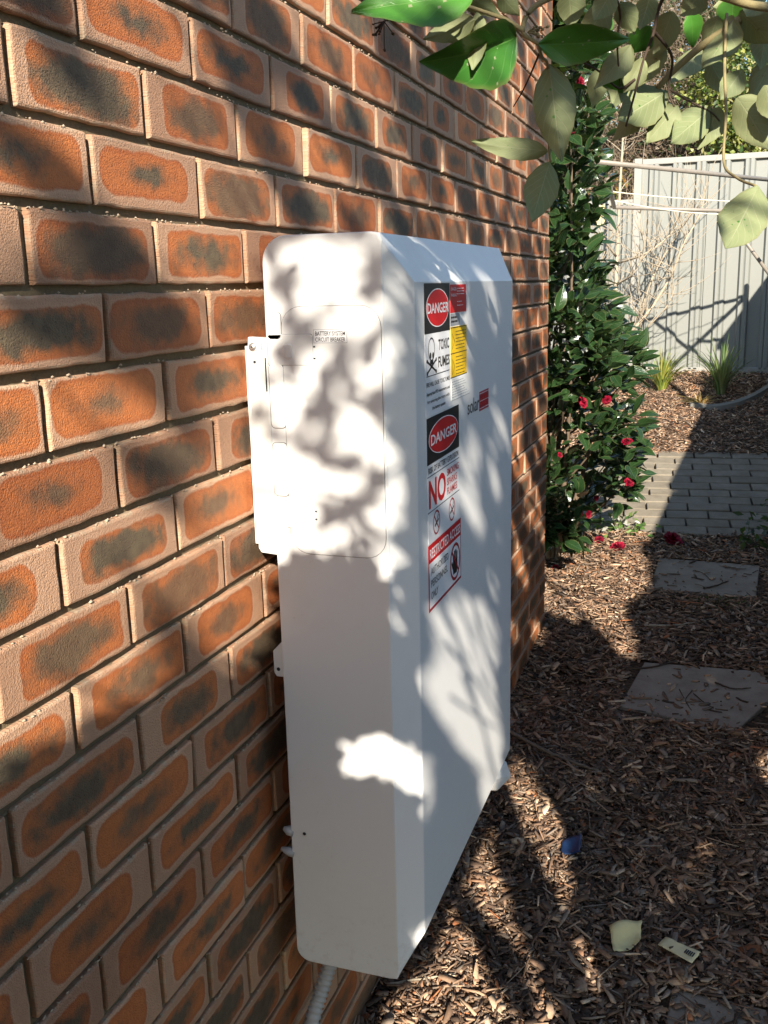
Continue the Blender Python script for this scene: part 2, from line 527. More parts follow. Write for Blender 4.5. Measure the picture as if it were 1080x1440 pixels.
c4 = [to_px(np.c_[np.zeros(len(ca)), ca[:, a], ca[:, b]]) for a, b in ((0, 2), (1, 2), (1, 3), (0, 3))]
area = np.zeros(len(ca))
for a in range(4):
    x0, y0_, _ = c4[a]
    x1, y1_, _ = c4[(a + 1) % 4]
    area += x0 * y1_ - x1 * y0_
area = np.abs(area) / 2
xm = np.mean([c[0] for c in c4], 0)
ym = np.mean([c[1] for c in c4], 0)
inf_ = (np.max([c[0] for c in c4], 0) > 0) & (np.min([c[0] for c in c4], 0) < 1080) & (np.max([c[1] for c in c4], 0) > 0) & (np.min([c[1] for c in c4], 0) < 1440) & (cen[:, 1] > -.75)
D = cen - CAM
hid = np.zeros(len(ca), bool)
for dy, dz in ((0, 0), (-.1, 0), (.1, 0)):
    t = hits_box(CAM[None], D + np.array([0, dy, dz]))
    hid = hid | (t < .97) if (dy, dz) == (0, 0) else hid & (t < .97)
score = np.where(inf_ & ~hid, area, 0)
order = np.argsort(-score)
single = set(order[:296][score[order[:296]] > 0].tolist())
rv, rf, ruv, rcol, nb_ = [], [], [], [], 0
for idx, (y0, y1, z0, z1) in enumerate(cells):
    v, f, uv = brick_verts(y0, y1, z0, z1)
    c = np.tile(rng.random(4), (len(v), 1))
    if idx in single:
        obj('brick', new_mesh('brick', v, f, M['brick'], uv=uv, col=c), wall)
    else:
        rv.append(v); ruv.append(uv); rcol.append(c)
        rf += [tuple(q + nb_ for q in ff) for ff in f]
        nb_ += len(v)
o = obj('remaining_bricks', new_mesh('remaining_bricks', np.vstack(rv), rf, M['brick'], uv=np.vstack(ruv), col=np.vstack(rcol)), wall)
o['kind'] = 'stuff'
# raked mortar: every bed joint is its own uneven strip, a backing sheet closes the perpends
mb = MB()
yy = np.arange(-1.75, Y_END - .002, .0075)
mv, mf = [], []
base = 0
for i in ROWS:
    zb = -CH * i - CH / 2
    prof = [(-.0065, -.0075), (-.003, -.0115), (.0, -.0125), (.003, -.0115), (.0065, -.0085)]
    for dz, x in prof:
        mv.append(np.c_[x + .003 * (vnoise(yy * 70, np.full_like(yy, i * 7.3 + dz * 900), 3) - .5) + rng.normal(0, .0005, len(yy)), yy, zb + dz + rng.normal(0, .0006, len(yy))])
    n = len(yy)
    for r in range(4):
        a = base + r * n + np.arange(n - 1)
        mf.append(np.c_[a, a + 1, a + n + 1, a + n])
    base += 5 * n
wt, wb = CH * 17.5, -CH * 21.5
obj('mortar', big_mesh('mortar', np.vstack(mv), np.vstack(mf), M['mortar'], smooth=True), wall)['kind'] = 'stuff'
mb.box((-.11, -1.75, wb), (-.0085, Y_END - .004, wt))
mb.build('joint_backing', M['mortar'], wall)
# crumbs of mortar smeared on the upper arris of the courses
nc = 9000
cy_ = rng.uniform(-.6, Y_END, nc)
ci = rng.integers(-12, 21, nc)
keep = vnoise(cy_ * 9, ci * 3.7, 5) > .34
cy_, ci = cy_[keep], ci[keep]
nc = len(cy_)
cz_ = -CH * ci - CH / 2 - .0045 + rng.normal(0, .0013, nc)
sz = rng.uniform(.0009, .0024, nc)
cx_ = rng.uniform(-.004, -.0004, nc)
oct_ = np.array([(1, 0, 0), (-1, 0, 0), (0, 1, 0), (0, -1, 0), (0, 0, 1), (0, 0, -1)], float)
V = (np.c_[cx_, cy_, cz_][:, None] + oct_[None] * sz[:, None, None] * rng.uniform(.6, 1.5, (nc, 6, 1)) * np.array([.8, 1.7, .8])).reshape(-1, 3)
of = np.array([(0, 2, 4), (2, 1, 4), (1, 3, 4), (3, 0, 4), (2, 0, 5), (1, 2, 5), (3, 1, 5), (0, 3, 5)])
obj('mortar_crumbs', big_mesh('mortar_crumbs', V, (of[None] + 6 * np.arange(nc)[:, None, None]).reshape(-1, 3), M['crumb']), wall)['kind'] = 'stuff'

# ------------------------------------------------------------------ battery cabinet
YN, YF = .33, 1.09                       # near and far side faces
ZT, ZB = -.146, -1.318
XB, XS, XFR = .040, .221, .2535          # back, front of side face, front panel
cab = empty('battery_cabinet', (.14, .71, ZB))
tag(cab, 'tall white wall-mounted battery cabinet covered in warning stickers', 'cabinet')
def section(xf, ch, r_t=.036, r_b=.024):
    """outline in (x, z), clockwise from the back bottom; CH is how far the front edge is cut back above and below"""
    p = []
    for k in range(7):
        a = math.pi + (math.pi / 2) * k / 6
        p.append((XB + r_b + r_b * math.cos(a), ZB + r_b + r_b * math.sin(a)))
    p += [(XS - .016, ZB), (XS - .004, ZB + .002), (xf - .004 if ch else xf, ZB + max(ch - .006, .012)), (xf, ZB + max(ch, .018))]
    p += [(xf, ZT - max(ch, .018)), (xf - .004 if ch else xf, ZT - max(ch - .006, .012)), (XS - .004, ZT - .002), (XS - .016, ZT)]
    for k in range(7):
        a = math.pi / 2 + (math.pi / 2) * k / 6
        p.append((XB + r_t + r_t * math.cos(a), ZT - r_t + r_t * math.sin(a)))
    return p
def lerp_sec(a, b, t):
    return [(p[0] * (1 - t) + q[0] * t, p[1] * (1 - t) + q[1] * t) for p, q in zip(a, b)]
s_end, s_full = section(XS, 0), section(XFR, .068)
def shrink(sec, d):
    cx, cz = sum(p[0] for p in sec) / len(sec), sum(p[1] for p in sec) / len(sec)
    return [(x - math.copysign(min(d, abs(x - cx)), x - cx), z - math.copysign(d, z - cz)) for x, z in sec]
rings = [(YN, shrink(s_end, .0025)), (YN + .0008, shrink(s_end, .0008)), (YN + .0028, s_end),
         (YN + .040, lerp_sec(s_end, s_full, .97)), (YN + .0425, s_full),
         (YF - .0425, s_full), (YF - .040, lerp_sec(s_end, s_full, .97)), (YF - .0028, s_end), (YF, shrink(s_end, .0025))]
v, f = [], []
n = len(s_end)
for y, sec in rings:
    v += [(x, y, z) for x, z in sec]
for r in range(len(rings) - 1):
    for k in range(n):
        f.append((r * n + k, r * n + (k + 1) % n, (r + 1) * n + (k + 1) % n, (r + 1) * n + k)[::-1])
f.append(tuple(range(n)))
f.append(tuple((len(rings) - 1) * n + k for k in range(n))[::-1])
body = mk('body', v, f, M['white'], cab)
# smooth shading with sharp creases kept
body.data.polygons.foreach_set('use_smooth', [True] * len(body.data.polygons))
md = body.modifiers.new('bevel', 'BEVEL')
md.width, md.segments, md.limit_method, md.angle_limit = .012, 5, 'ANGLE', math.radians(17)
md.harden_normals = True
def rrect(x0, x1, z0, z1, r, n=6):
    p = []
    for cx, cz, a0 in ((x1 - r, z0 + r, -90), (x1 - r, z1 - r, 0), (x0 + r, z1 - r, 90), (x0 + r, z0 + r, 180)):
        for k in range(n + 1):
            a = math.radians(a0 + 90 * k / n)
            p.append((cx + r * math.cos(a), cz + r * math.sin(a)))
    return p
def side_plate(name, outline, d0, d1, mat, parent):
    """a plate on the near side face (normal -y), from YN-d0 to YN-d1"""
    n = len(outline)
    e = .0006
    cx, cz = sum(p[0] for p in outline) / n, sum(p[1] for p in outline) / n
    ins = [(x - math.copysign(e, x - cx), z - math.copysign(e, z - cz)) for x, z in outline]
    v = [(x, YN - d0, z) for x, z in outline] + [(x, YN - d1 + e * .6, z) for x, z in outline] + [(x, YN - d1, z) for x, z in ins]
    f = [(r * n + k, r * n + (k + 1) % n, (r + 1) * n + (k + 1) % n, (r + 1) * n + k) for r in range(2) for k in range(n)]
    f.append(tuple(2 * n + k for k in range(n)))
    return mk(name, v, f, mat, parent)
dg = (.066, .2165, -.607, -.2445)
gap = side_plate('door_seam', rrect(dg[0] - .0011, dg[1] + .0011, dg[2] - .0011, dg[3] + .0011, .0315), -.001, .00025, M['gap'], cab)
door = side_plate('breaker_door', rrect(*dg, .030), -.001, .0011, M['white'], cab)
def latch(x0, x1, z0, z1, r=.004, up=.0011):
    side_plate('latch_seam', rrect(x0 - .0007, x1 + .0007, z0 - .0007, z1 + .0007, r), 0, up + .0002, M['gap'], door)
    return side_plate('latch', rrect(x0, x1, z0, z1, r), 0, up + .0008, M['white'], door)
latch(.0435, .1135, -.3265, -.283, .003)
side_plate('latch_button', rrect(.0685, .0815, -.3165, -.2965, .004), 0, .0033, M['white'], door)
latch(.0435, .066, -.418, -.3255, .006)
latch(.0435, .0655, -.290, -.252, .006)
latch(.0435, .066, -.520, -.440, .006)
latch(.0615, .096, -.568, -.530, .003)
side_plate('latch_button', rrect(.0665, .0785, -.558, -.538, .004), 0, .0033, M['white'], door)
for zz in (-.3005, -.317):
    side_plate('hinge_slot', rrect(.1145, .1175, zz - .0012, zz + .0012, .0005), 0, .0021, M['dark'], door)
for zz in (-.541, -.553):
    side_plate('hinge_slot', rrect(.107, .110, zz - .0012, zz + .0012, .0005), 0, .0021, M['dark'], door)

# mounting bracket between wall and side face
mb = MB()
pr = [(.0125, -.286), (.0425, -.288), (.0425, -.612), (.016, -.610), (.0115, -.603), (.0115, -.322), (.0100, -.316)]
n = len(pr)
mb.add([(x, YN - .002, z) for x, z in pr] + [(x, YN + .012, z) for x, z in pr],
       [tuple(range(n))] + [(k, k + n, (k + 1) % n + n, (k + 1) % n) for k in range(n)] + [tuple(range(n, 2 * n))[::-1]])
br = mb.build('mounting_bracket', M['bracket'], cab, bevel=.0012)
mb = MB()
mb.box((.0, YN + .012, -.60), (.040, YN + .030, -.30))
mb.build('bracket_web', M['bracket'], cab)
def screw(x, z, r, parent, y=None, hole=True):
    y = YN - .002 if y is None else y
    mb = MB()
    mb.tube([(x, y, z), (x, y - .0012, z)], [r * 1.5, r * 1.45], 20)
    mb.tube([(x, y - .0012, z), (x, y - .003, z), (x, y - .0036, z)], [r, r * .95, r * .6], 16)
    s = mb.build('screw', M['steel'], parent, smooth=False)
    mb = MB()
    mb.tube([(x, y - .0036, z), (x, y - .0038, z)], [r * .35, r * .33], 6)
    mb.build('screw_socket', M['dark'], parent)
screw(.0195, -.3005, .0042, br)
def disc(name, x, z, r, parent, y, mat):
    mb = MB()
    mb.tube([(x, y + .001, z), (x, y - .0003, z)], r, 16)
    return mb.build(name, mat, parent)
disc('screw_hole', .0215, -.322, .0022, br, YN - .0022, M['dark'])
side_plate('bracket_slot', rrect(.0315, .036, -.305, -.294, .0008), 0, .0023, M['grey_print'], br)
side_plate('bracket_slot', rrect(.0375, .040, -.365, -.316, .0008), 0, .0023, M['dark'], br)
# lower tab and clips behind the back edge
mb = MB()
pr = [(.024, -.770), (.043, -.750), (.043, -.812), (.028, -.812), (.024, -.806)]
n = len(pr)
mb.add([(x, YN + .004, z) for x, z in pr] + [(x, YN + .008, z) for x, z in pr],
       [tuple(range(n))] + [(k, k + n, (k + 1) % n + n, (k + 1) % n) for k in range(n)] + [tuple(range(n, 2 * n))[::-1]])
tab = mb.build('lower_tab', M['bracket'], cab)
disc('tab_hole', .0315, -.800, .003, tab, YN + .0038, M['dark'])
for z0, L in ((-1.083, .017), (-1.121, .023)):
    mb = MB()
    mb.tube([(.043, YN + .006, z0), (.034, YN + .004, z0 + .003), (.043 - L, YN + .003, z0 + .006)], [.008, .008, .003], 12)
    mb.build('edge_clip', M['conduit'], cab, smooth=True)
mb = MB()
mb.add([(.10, 1.02, ZB + .002), (.225, 1.02, ZB + .004), (.235, 1.10, ZB + .012), (.10, 1.10, ZB + .002), (.10, 1.02, ZB - .030), (.228, 1.03, ZB - .034), (.250, 1.095, ZB - .026), (.10, 1.10, ZB - .030)],
       [(0, 3, 2, 1), (4, 5, 6, 7), (0, 1, 5, 4), (1, 2, 6, 5), (2, 3, 7, 6), (3, 0, 4, 7)])
mb.build('cable_shroud', M['white'], cab, bevel=.005)
# little plug on the side face, low down
disc('drain_plug', .0645, -1.080, .0048, cab, YN - .0002, M['bracket'])
disc('plug_hole', .0648, -1.0785, .0028, cab, YN - .0008, M['dark'])

# ------------------------------------------------------------------ stickers and lettering
def text_mesh(body_, bold=0.):
    c = bpy.data.curves.new('lettering', 'FONT')
    c.body = body_
    c.size = 1
    c.resolution_u = 3
    c.offset = bold
    t = bpy.data.objects.new('lettering', c)
    COL.objects.link(t)
    bpy.context.view_layer.update()
    me = bpy.data.meshes.new_from_object(t.evaluated_get(bpy.context.evaluated_depsgraph_get()))
    bpy.data.objects.remove(t)
    bpy.data.curves.remove(c)
    return me
def letter(body_, rect, mat, parent, plane='F', lift=.0009, bold=.0, rot=0.):
    """fits a line of text into rect = (a0, a1, z0, z1) on the front (x) or near side (y) face"""
    me = text_mesh(body_, bold)
    n = len(me.vertices)
    co = np.empty(n * 3, dtype=np.float32)
    me.vertices.foreach_get('co', co)
    co = co.reshape(-1, 3)
    lo, hi = co.min(0), co.max(0)
    a0, a1, z0, z1 = rect
    a = a0 + (co[:, 0] - lo[0]) / (hi[0] - lo[0]) * (a1 - a0)
    z = z0 + (co[:, 1] - lo[1]) / max(hi[1] - lo[1], 1e-6) * (z1 - z0)
    if rot:
        ca_, cz2 = (a0 + a1) / 2, (z0 + z1) / 2
        da, dz = a - ca_, z - cz2
        a, z = ca_ + da * math.cos(rot) - dz * math.sin(rot), cz2 + da * math.sin(rot) + dz * math.cos(rot)
    out = np.c_[np.full(n, XFR + lift), a, z] if plane == 'F' else np.c_[a, np.full(n, YN - lift), z]
    me.vertices.foreach_set('co', out.astype(np.float32).ravel())
    me.materials.clear()
    me.materials.append(mat)
    me.update()
    return obj('lettering', me, parent)
def patch(name, rect, mat, parent, lift=.0004, plane='F', base=0.):
    a0, a1, z0, z1 = rect
    mb = MB()
    if plane == 'F':
        mb.box((XFR + base - .0002, a0, z0), (XFR + lift, a1, z1))
    else:
        mb.box((a0, YN - lift, z0), (a1, YN - base + .0002, z1))
    return mb.build(name, mat, parent)
def shape(name, pts, mat, parent, lift):
    n = len(pts)
    e = .00008
    v = [(XFR + lift, a, z) for a, z in pts] + [(XFR + lift - e, a, z) for a, z in pts]
    return mk(name, v, [tuple(range(n))] + [(k, n + k, n + (k + 1) % n, (k + 1) % n) for k in range(n)], mat, parent)
def ell(cy, cz, a, b, n=40):
    return [(cy + a * math.cos(2 * math.pi * k / n), cz + b * math.sin(2 * math.pi * k / n)) for k in range(n)]
def ringshape(name, cy, cz, a, b, w, mat, parent, lift, n=40):
    v, f = [], []
    for k in range(n):
        t = 2 * math.pi * k / n
        v += [(XFR + lift, cy + a * math.cos(t), cz + b * math.sin(t)), (XFR + lift, cy + (a - w) * math.cos(t), cz + (b - w) * math.sin(t))]
    for k in range(n):
        q = (k + 1) % n
        f.append((2 * k, 2 * q, 2 * q + 1, 2 * k + 1))
    return mk(name, v, f, mat, parent)
def stroke(name, p0, p1, w, mat, parent, lift):
    p0, p1 = np.array(p0), np.array(p1)
    d = p1 - p0
    nrm = np.array([-d[1], d[0]]) / np.linalg.norm(d) * w / 2
    return shape(name, [tuple(p0 - nrm), tuple(p1 - nrm), tuple(p1 + nrm), tuple(p0 + nrm)], mat, parent, lift)
L1, L2, L3, L4 = .0004, .0007, .0010, .0013
# side label
s0 = patch('breaker_label', (.1155, .1665, -.2955, -.2765), M['grey_print'], cab, .0013, 'S')
patch('label_face', (.1163, .1657, -.2947, -.2773), M['white_print'], s0, .0016, 'S')
letter('BATTERY SYSTEM', (.1185, .1640, -.2850, -.2790), M['black_print'], s0, 'S', .0019, .008)
letter('CIRCUIT BREAKER', (.1185, .1640, -.2935, -.2875), M['black_print'], s0, 'S', .0019, .008)
# first danger sticker: toxic fumes
s1 = patch('danger_sticker', (.4165, .5555, -.4105, -.2165), M['white_print'], cab, L1)
s1['label'] = 'upper danger sticker with skull and toxic fumes lettering'
patch('black_panel', (.4165, .5555, -.289, -.2165), M['black_print'], s1, L2)
shape('danger_oval_edge', ell(.486, -.2525, .0625, .0285), M['white_print'], s1, L3)
shape('danger_oval', ell(.486, -.2525, .0605, .0270), M['red_print'], s1, L3 + .0002)
letter('DANGER', (.4285, .5455, -.2605, -.2450), M['white_print'], s1, lift=L4 + .0002, bold=.02)
letter('TOXIC', (.488, .5500, -.3165, -.3000), M['black_print'], s1, lift=L2, bold=.02)
letter('FUMES', (.486, .5520, -.3425, -.3260), M['black_print'], s1, lift=L2, bold=.02)
sk = (.4500, -.3125)
ringshape('skull', sk[0], sk[1], .0175, .0175, .0022, M['black_print'], s1, L2)
shape('skull_eye', ell(sk[0] - .007, sk[1] - .009, .0042, .0046, 16), M['black_print'], s1, L3)
shape('skull_eye', ell(sk[0] + .007, sk[1] - .009, .0042, .0046, 16), M['black_print'], s1, L3)
shape('skull_jaw', [(sk[0] - .008, sk[1] - .0225), (sk[0] + .008, sk[1] - .0225), (sk[0] + .009, sk[1] - .0165), (sk[0] - .009, sk[1] - .0165)], M['black_print'], s1, L2)
for sg in (-1, 1):
    stroke('crossbone', (sk[0] - .023 * sg, sk[1] - .017), (sk[0] + .023 * sg, sk[1] - .034), .0034, M['black_print'], s1, L2)
    for ex, ez in ((-.024 * sg, -.0165), (.024 * sg, -.0345)):
        shape('bone_end', ell(sk[0] + ex, sk[1] + ez, .0035, .003, 12), M['black_print'], s1, L2 + .0001)
patch('rule', (.4230, .5500, -.3520, -.3508), M['black_print'], s1, L2)
for k, (tx, a0, a1) in enumerate((('FIRE WILL CAUSE TOXIC FUMES', .421, .552), ('Appropriate PPE requirements used', .421, .552),
                                  ('for entering the room with', .424, .549), ('the battery system', .450, .524))):
    zz = -.3605 - k * .0115 - (.003 if k else 0)
    letter(tx, (a0, a1, zz - .0068, zz), M['black_print'], s1, lift=L2, bold=.012)
# second danger sticker: explosion, no smoking
s2 = patch('explosion_sticker', (.4205, .6075, -.6075, -.4135), M['white_print'], cab, L1)
s2['label'] = 'lower danger sticker with large red NO smoking sparks flames lettering'
patch('black_panel', (.4205, .6075, -.4845, -.4135), M['black_print'], s2, L2)
shape('danger_oval_edge', ell(.514, -.4485, .0865, .0275), M['white_print'], s2, L3)
shape('danger_oval', ell(.514, -.4485, .0845, .0260), M['red_print'], s2, L3 + .0002)
letter('DANGER', (.4380, .5900, -.4570, -.4405), M['white_print'], s2, lift=L4 + .0002, bold=.02)
letter('RISK OF BATTERY EXPLOSION', (.4250, .6030, -.4985, -.4890), M['black_print'], s2, lift=L2, bold=.015)
patch('rule', (.4205, .6075, -.5035, -.5023), M['black_print'], s2, L2)
letter('NO', (.4260, .5220, -.5535, -.5085), M['red_print'], s2, lift=L2, bold=.03)
for k, tx in enumerate(('SMOKING', 'SPARKS', 'FLAMES')):
    zz = -.5090 - k * .0155
    letter(tx, (.5300, (.6035, .592, .5925)[k], zz - .0118, zz), M['red_print'], s2, lift=L2, bold=.015)
patch('rule', (.4205, .6075, -.5590, -.5578), M['black_print'], s2, L2)
for cy_i in (.4660, .5590):
    ringshape('ban_ring', cy_i, -.5815, .0195, .0195, .0030, M['dred_print'], s2, L2)
    stroke('ban_bar', (cy_i - .0125, -.5690), (cy_i + .0125, -.5940), .0028, M['dred_print'], s2, L2)
    stroke('cigarette', (cy_i - .011, -.5860), (cy_i + .010, -.5780), .0036, M['black_print'], s2, L3)
    stroke('smoke', (cy_i + .004, -.5765), (cy_i + .009, -.5705), .0018, M['black_print'], s2, L3)
# restricted access sticker
s3 = patch('restricted_sticker', (.4190, .6165, -.7165, -.6095), M['dred_print'], cab, L1)
s3['label'] = 'red bordered restricted access sticker with raised hand symbol'
patch('white_panel', (.4235, .6120, -.7115, -.6390), M['white_print'], s3, L2)
patch('red_panel', (.4200, .6155, -.6385, -.6105), M['red_print'], s3, L2)
letter('RESTRICTED ACCESS', (.4250, .6110, -.6330, -.6165), M['white_print'], s3, lift=L3, bold=.015)
for k, tx in enumerate(('AUTHORIZED', 'PERSONNEL', 'ONLY')):
    zz = -.6475 - k * .0195
    letter(tx, (.4300, (.5320, .5270, .4700)[k], zz - .0120, zz), M['black_print'], s3, lift=L3, bold=.004)
hc = (.5760, -.6760)
ringshape('ban_ring', hc[0], hc[1], .0325, .0325, .0052, M['dred_print'], s3, L3)
shape('hand_palm', [(hc[0] - .013, hc[1] - .020), (hc[0] + .010, hc[1] - .021), (hc[0] + .014, hc[1] - .004), (hc[0] + .012, hc[1] + .004), (hc[0] - .014, hc[1] + .004), (hc[0] - .016, hc[1] - .008)], M['black_print'], s3, L3)
for k, (dx, h) in enumerate(((-.0115, .015), (-.004, .020), (.0035, .0205), (.0105, .016))):
    stroke('hand_finger', (hc[0] + dx, hc[1] + .002), (hc[0] + dx * 1.1, hc[1] + h), .0052, M['black_print'], s3, L3 + .0001)
stroke('hand_thumb', (hc[0] - .013, hc[1] - .010), (hc[0] - .0225, hc[1] + .003), .0055, M['black_print'], s3, L3 + .0001)
stroke('ban_bar', (hc[0] - .021, hc[1] + .021), (hc[0] + .021, hc[1] - .021), .0045, M['dred_print'], s3, L4)
# red, grey, yellow and pale maker's labels
s4 = patch('red_label', (.5600, .6620, -.2630, -.2190), M['red_print'], cab, L1)
for k in range(2):
    letter(('DANGER', 'WARNING')[k], (.563, .598, -.2285 - k * .0095, -.2235 - k * .0095), M['white_print'], s4, lift=L2)
def fine_print(parent, a0, a1, z0, z1, n, mat, w=.0011):
    v, f = MB(), None
    for k in range(n):
        zz = z1 - (z1 - z0) * (k + .5) / n
        x = a0
        end = a1 - rng.random() * (a1 - a0) * .35
        while x < end:
            L = rng.uniform(.004, .013)
            v.box((XFR + .0003, x, zz - w / 2), (XFR + L2, min(x + L, end), zz + w / 2))
            x += L + .0022
    return v.build('fine_print', mat, parent)
fine_print(s4, .602, .657, -.236, -.223, 3, M['white_print'])
fine_print(s4, .602, .645, -.255, -.243, 2, M['white_print'])
s5 = patch('grey_label', (.5600, .6180, -.2830, -.2640), M['grey_print'], cab, L1)
fine_print(s5, .564, .614, -.280, -.267, 2, M['black_print'], .0028)
s6 = patch('yellow_label', (.5610, .6640, -.3660, -.2850), M['yellow_print'], cab, L1)
for z1 in (-.2865, -.3275):
    patch('rule', (.5610, .6640, z1 - .0006, z1 + .0006), M['black_print'], s6, L2)
    ringshape('warning_icon', .5745, z1 - .0215, .0105, .015, .0016, M['black_print'], s6, L2, 3)
    fine_print(s6, .592, .660, z1 - .037, z1 - .004, 6, M['black_print'])
patch('rule', (.5610, .6640, -.3660, -.3650), M['black_print'], s6, L2)
s7 = patch('pale_label', (.5620, .6830, -.4030, -.3680), M['clear_print'], cab, L1)
fine_print(s7, .566, .679, -.400, -.371, 7, M['grey_print'])
patch('rule', (.5620, .6830, -.4030, -.4022), M['grey_print'], s7, L2)
s8 = empty('maker_logo', Vector((XFR, .745, -.425)) - Vector(cab.location))
s8.parent = cab
letter('solar', (.6690, .7540, -.4395, -.4140), M['black_print'], s8, lift=.0005)
patch('logo_block', (.7560, .8290, -.4440, -.4090), M['dred_print'], s8, .0005)
letter('edge', (.7590, .8260, -.4400, -.4140), M['red_print'], s8, lift=.0008, bold=.01)
for k in range(3):
    patch('logo_line', (.7570, .8280, -.4130 - k * .0135, -.4122 - k * .0135), M['white_print'], s8, .0010)

# ------------------------------------------------------------------ conduit
path = curve([(.072, .45, -1.29), (.071, .45, -1.33), (.064, .435, -1.37), (.050, .405, -1.43), (.036, .37, -1.52), (.026, .34, -1.80)], 31)
pts, rad = [], []
for k, p in enumerate(path):
    pts.append(p)
    rad.append((.0140, .0138, .0112, .0112)[k % 4])
mb = MB()
mb.tube(pts, rad, 18)
cd = mb.build('corrugated_conduit', M['conduit'], None, smooth=True)
tag(cd, 'grey corrugated conduit dropping from under the white cabinet', 'conduit')
mb = MB()
mb.tube([(.072, .45, -1.326), (.072, .45, -1.314)], .019, 20)
mb.build('gland', M['conduit'], cd)

# ------------------------------------------------------------------ stepping stones, path
def stone(px_corners, label, z_off=.012):
    """slab whose top corners lie on the ground under the given points"""
    top = [(x, y, float(gz(y)) + z_off) for x, y in px_corners]
    mb = MB()
    n = len(top)
    mb.add(top + [(x, y, z - .05) for x, y, z in top], [tuple(range(n))] + [(k, k + n, (k + 1) % n + n, (k + 1) % n) for k in range(n)])
    o = mb.build('stepping_stone', M['slab'], None, bevel=.005)
    return tag(o, label, 'paving slab', 'concrete stepping stones in the mulch')
stone([(.385, 2.285), (.77, 2.205), (.90, 2.50), (.865, 2.70), (.44, 2.68)][::1], 'square concrete stepping stone in shade, middle one of three in the mulch', .015)
stone([(.40, 3.52), (.86, 3.50), (.89, 3.98), (.41, 4.0)], 'square concrete stepping stone nearest the brick path, mossy front edge', .012)
stone([(.60, .52), (1.06, .50), (1.08, .96), (.63, .985)], 'dark stepping stone half buried in mulch at the bottom corner', .010)

pathb = empty('path', (.3, 5.05, -1.5))
pathb['kind'] = 'structure'
PW, PL = .1165, .2335
nrow = 12
slope_a = math.atan2(float(gz(5.70) - gz(4.38)), 1.32)
pav = []
for var in range(4):
    hx, hy = .1115 + rng.normal(0, .0012), .0530 + rng.normal(0, .0010)
    o_ = []
    for cxx, cyy in ((-hx, -hy), (hx, -hy), (hx, hy), (-hx, hy)):
        o_.append((cxx + rng.normal(0, .001), cyy + rng.normal(0, .001)))
    vv, ff = [], []
    for ins, zz in ((0, -.04), (0, -.004), (.003, 0)):
        vv += [(x - math.copysign(ins, x), y - math.copysign(ins, y), zz) for x, y in o_]
    for r in range(2):
        for k in range(4):
            ff.append((r * 4 + k, r * 4 + (k + 1) % 4, (r + 1) * 4 + (k + 1) % 4, (r + 1) * 4 + k))
    ff.append((8, 9, 10, 11))
    pav.append(new_mesh('paver', vv, ff, M['paver']))
for r in range(nrow):
    for k in range(-5, 7):
        xc = (k + (.5 if r % 2 else 0)) * PL + .05
        yc = 4.385 + PW * (r + .5) + .1 * xc
        if xc > 1.5 or xc < -1.0: continue
        o = bpy.data.objects.new('paver', pav[int(rng.integers(4))])
        COL.objects.link(o)
        o.parent = pathb
        z = float(np.interp(yc - .1 * xc, [4.38, 5.78], [-1.575, -1.352])) + rng.normal(0, .0018)
        o.location = Vector((xc, yc, z)) - Vector(pathb.location)
        o.rotation_euler = (slope_a + rng.normal(0, .006), rng.normal(0, .006), .1 + rng.normal(0, .006))
mb = MB()
mb.add([(-1.1, 4.26, -1.615), (1.6, 4.53, -1.615), (1.6, 5.96, -1.375), (-1.1, 5.69, -1.375), (-1.1, 4.26, -1.75), (1.6, 4.53, -1.75), (1.6, 5.96, -1.55), (-1.1, 5.69, -1.55)],
       [(0, 1, 2, 3), (0, 4, 5, 1), (1, 5, 6, 2), (2, 6, 7, 3), (3, 7, 4, 0)])
mb.build('path_bedding', M['soil'], pathb)
# curved concrete edging in the far bed
pts = curve([(.45, 6.92, 0), (.62, 6.85, 0), (.80, 6.98, 0), (.98, 7.30, 0), (1.2, 7.9, 0)], 8)
mb = MB()
v, f = [], []
for p in pts:
    z = float(gz(p[1]))
    v += [(p[0], p[1] - .05, z - .05), (p[0], p[1] - .04, z + .03), (p[0] - .02, p[1] + .04, z + .036), (p[0] - .02, p[1] + .05, z - .05)]
for k in range(len(pts) - 1):
    for q in range(3):
        a = 4 * k + q
        f.append((a, a + 4, a + 5, a + 1))
f += [(0, 1, 2, 3), tuple(4 * (len(pts) - 1) + q for q in (3, 2, 1, 0))]
tag(mk('garden_edging', v, f, M['edging']), 'low curved concrete edging lying in the far mulch bed', 'edging')

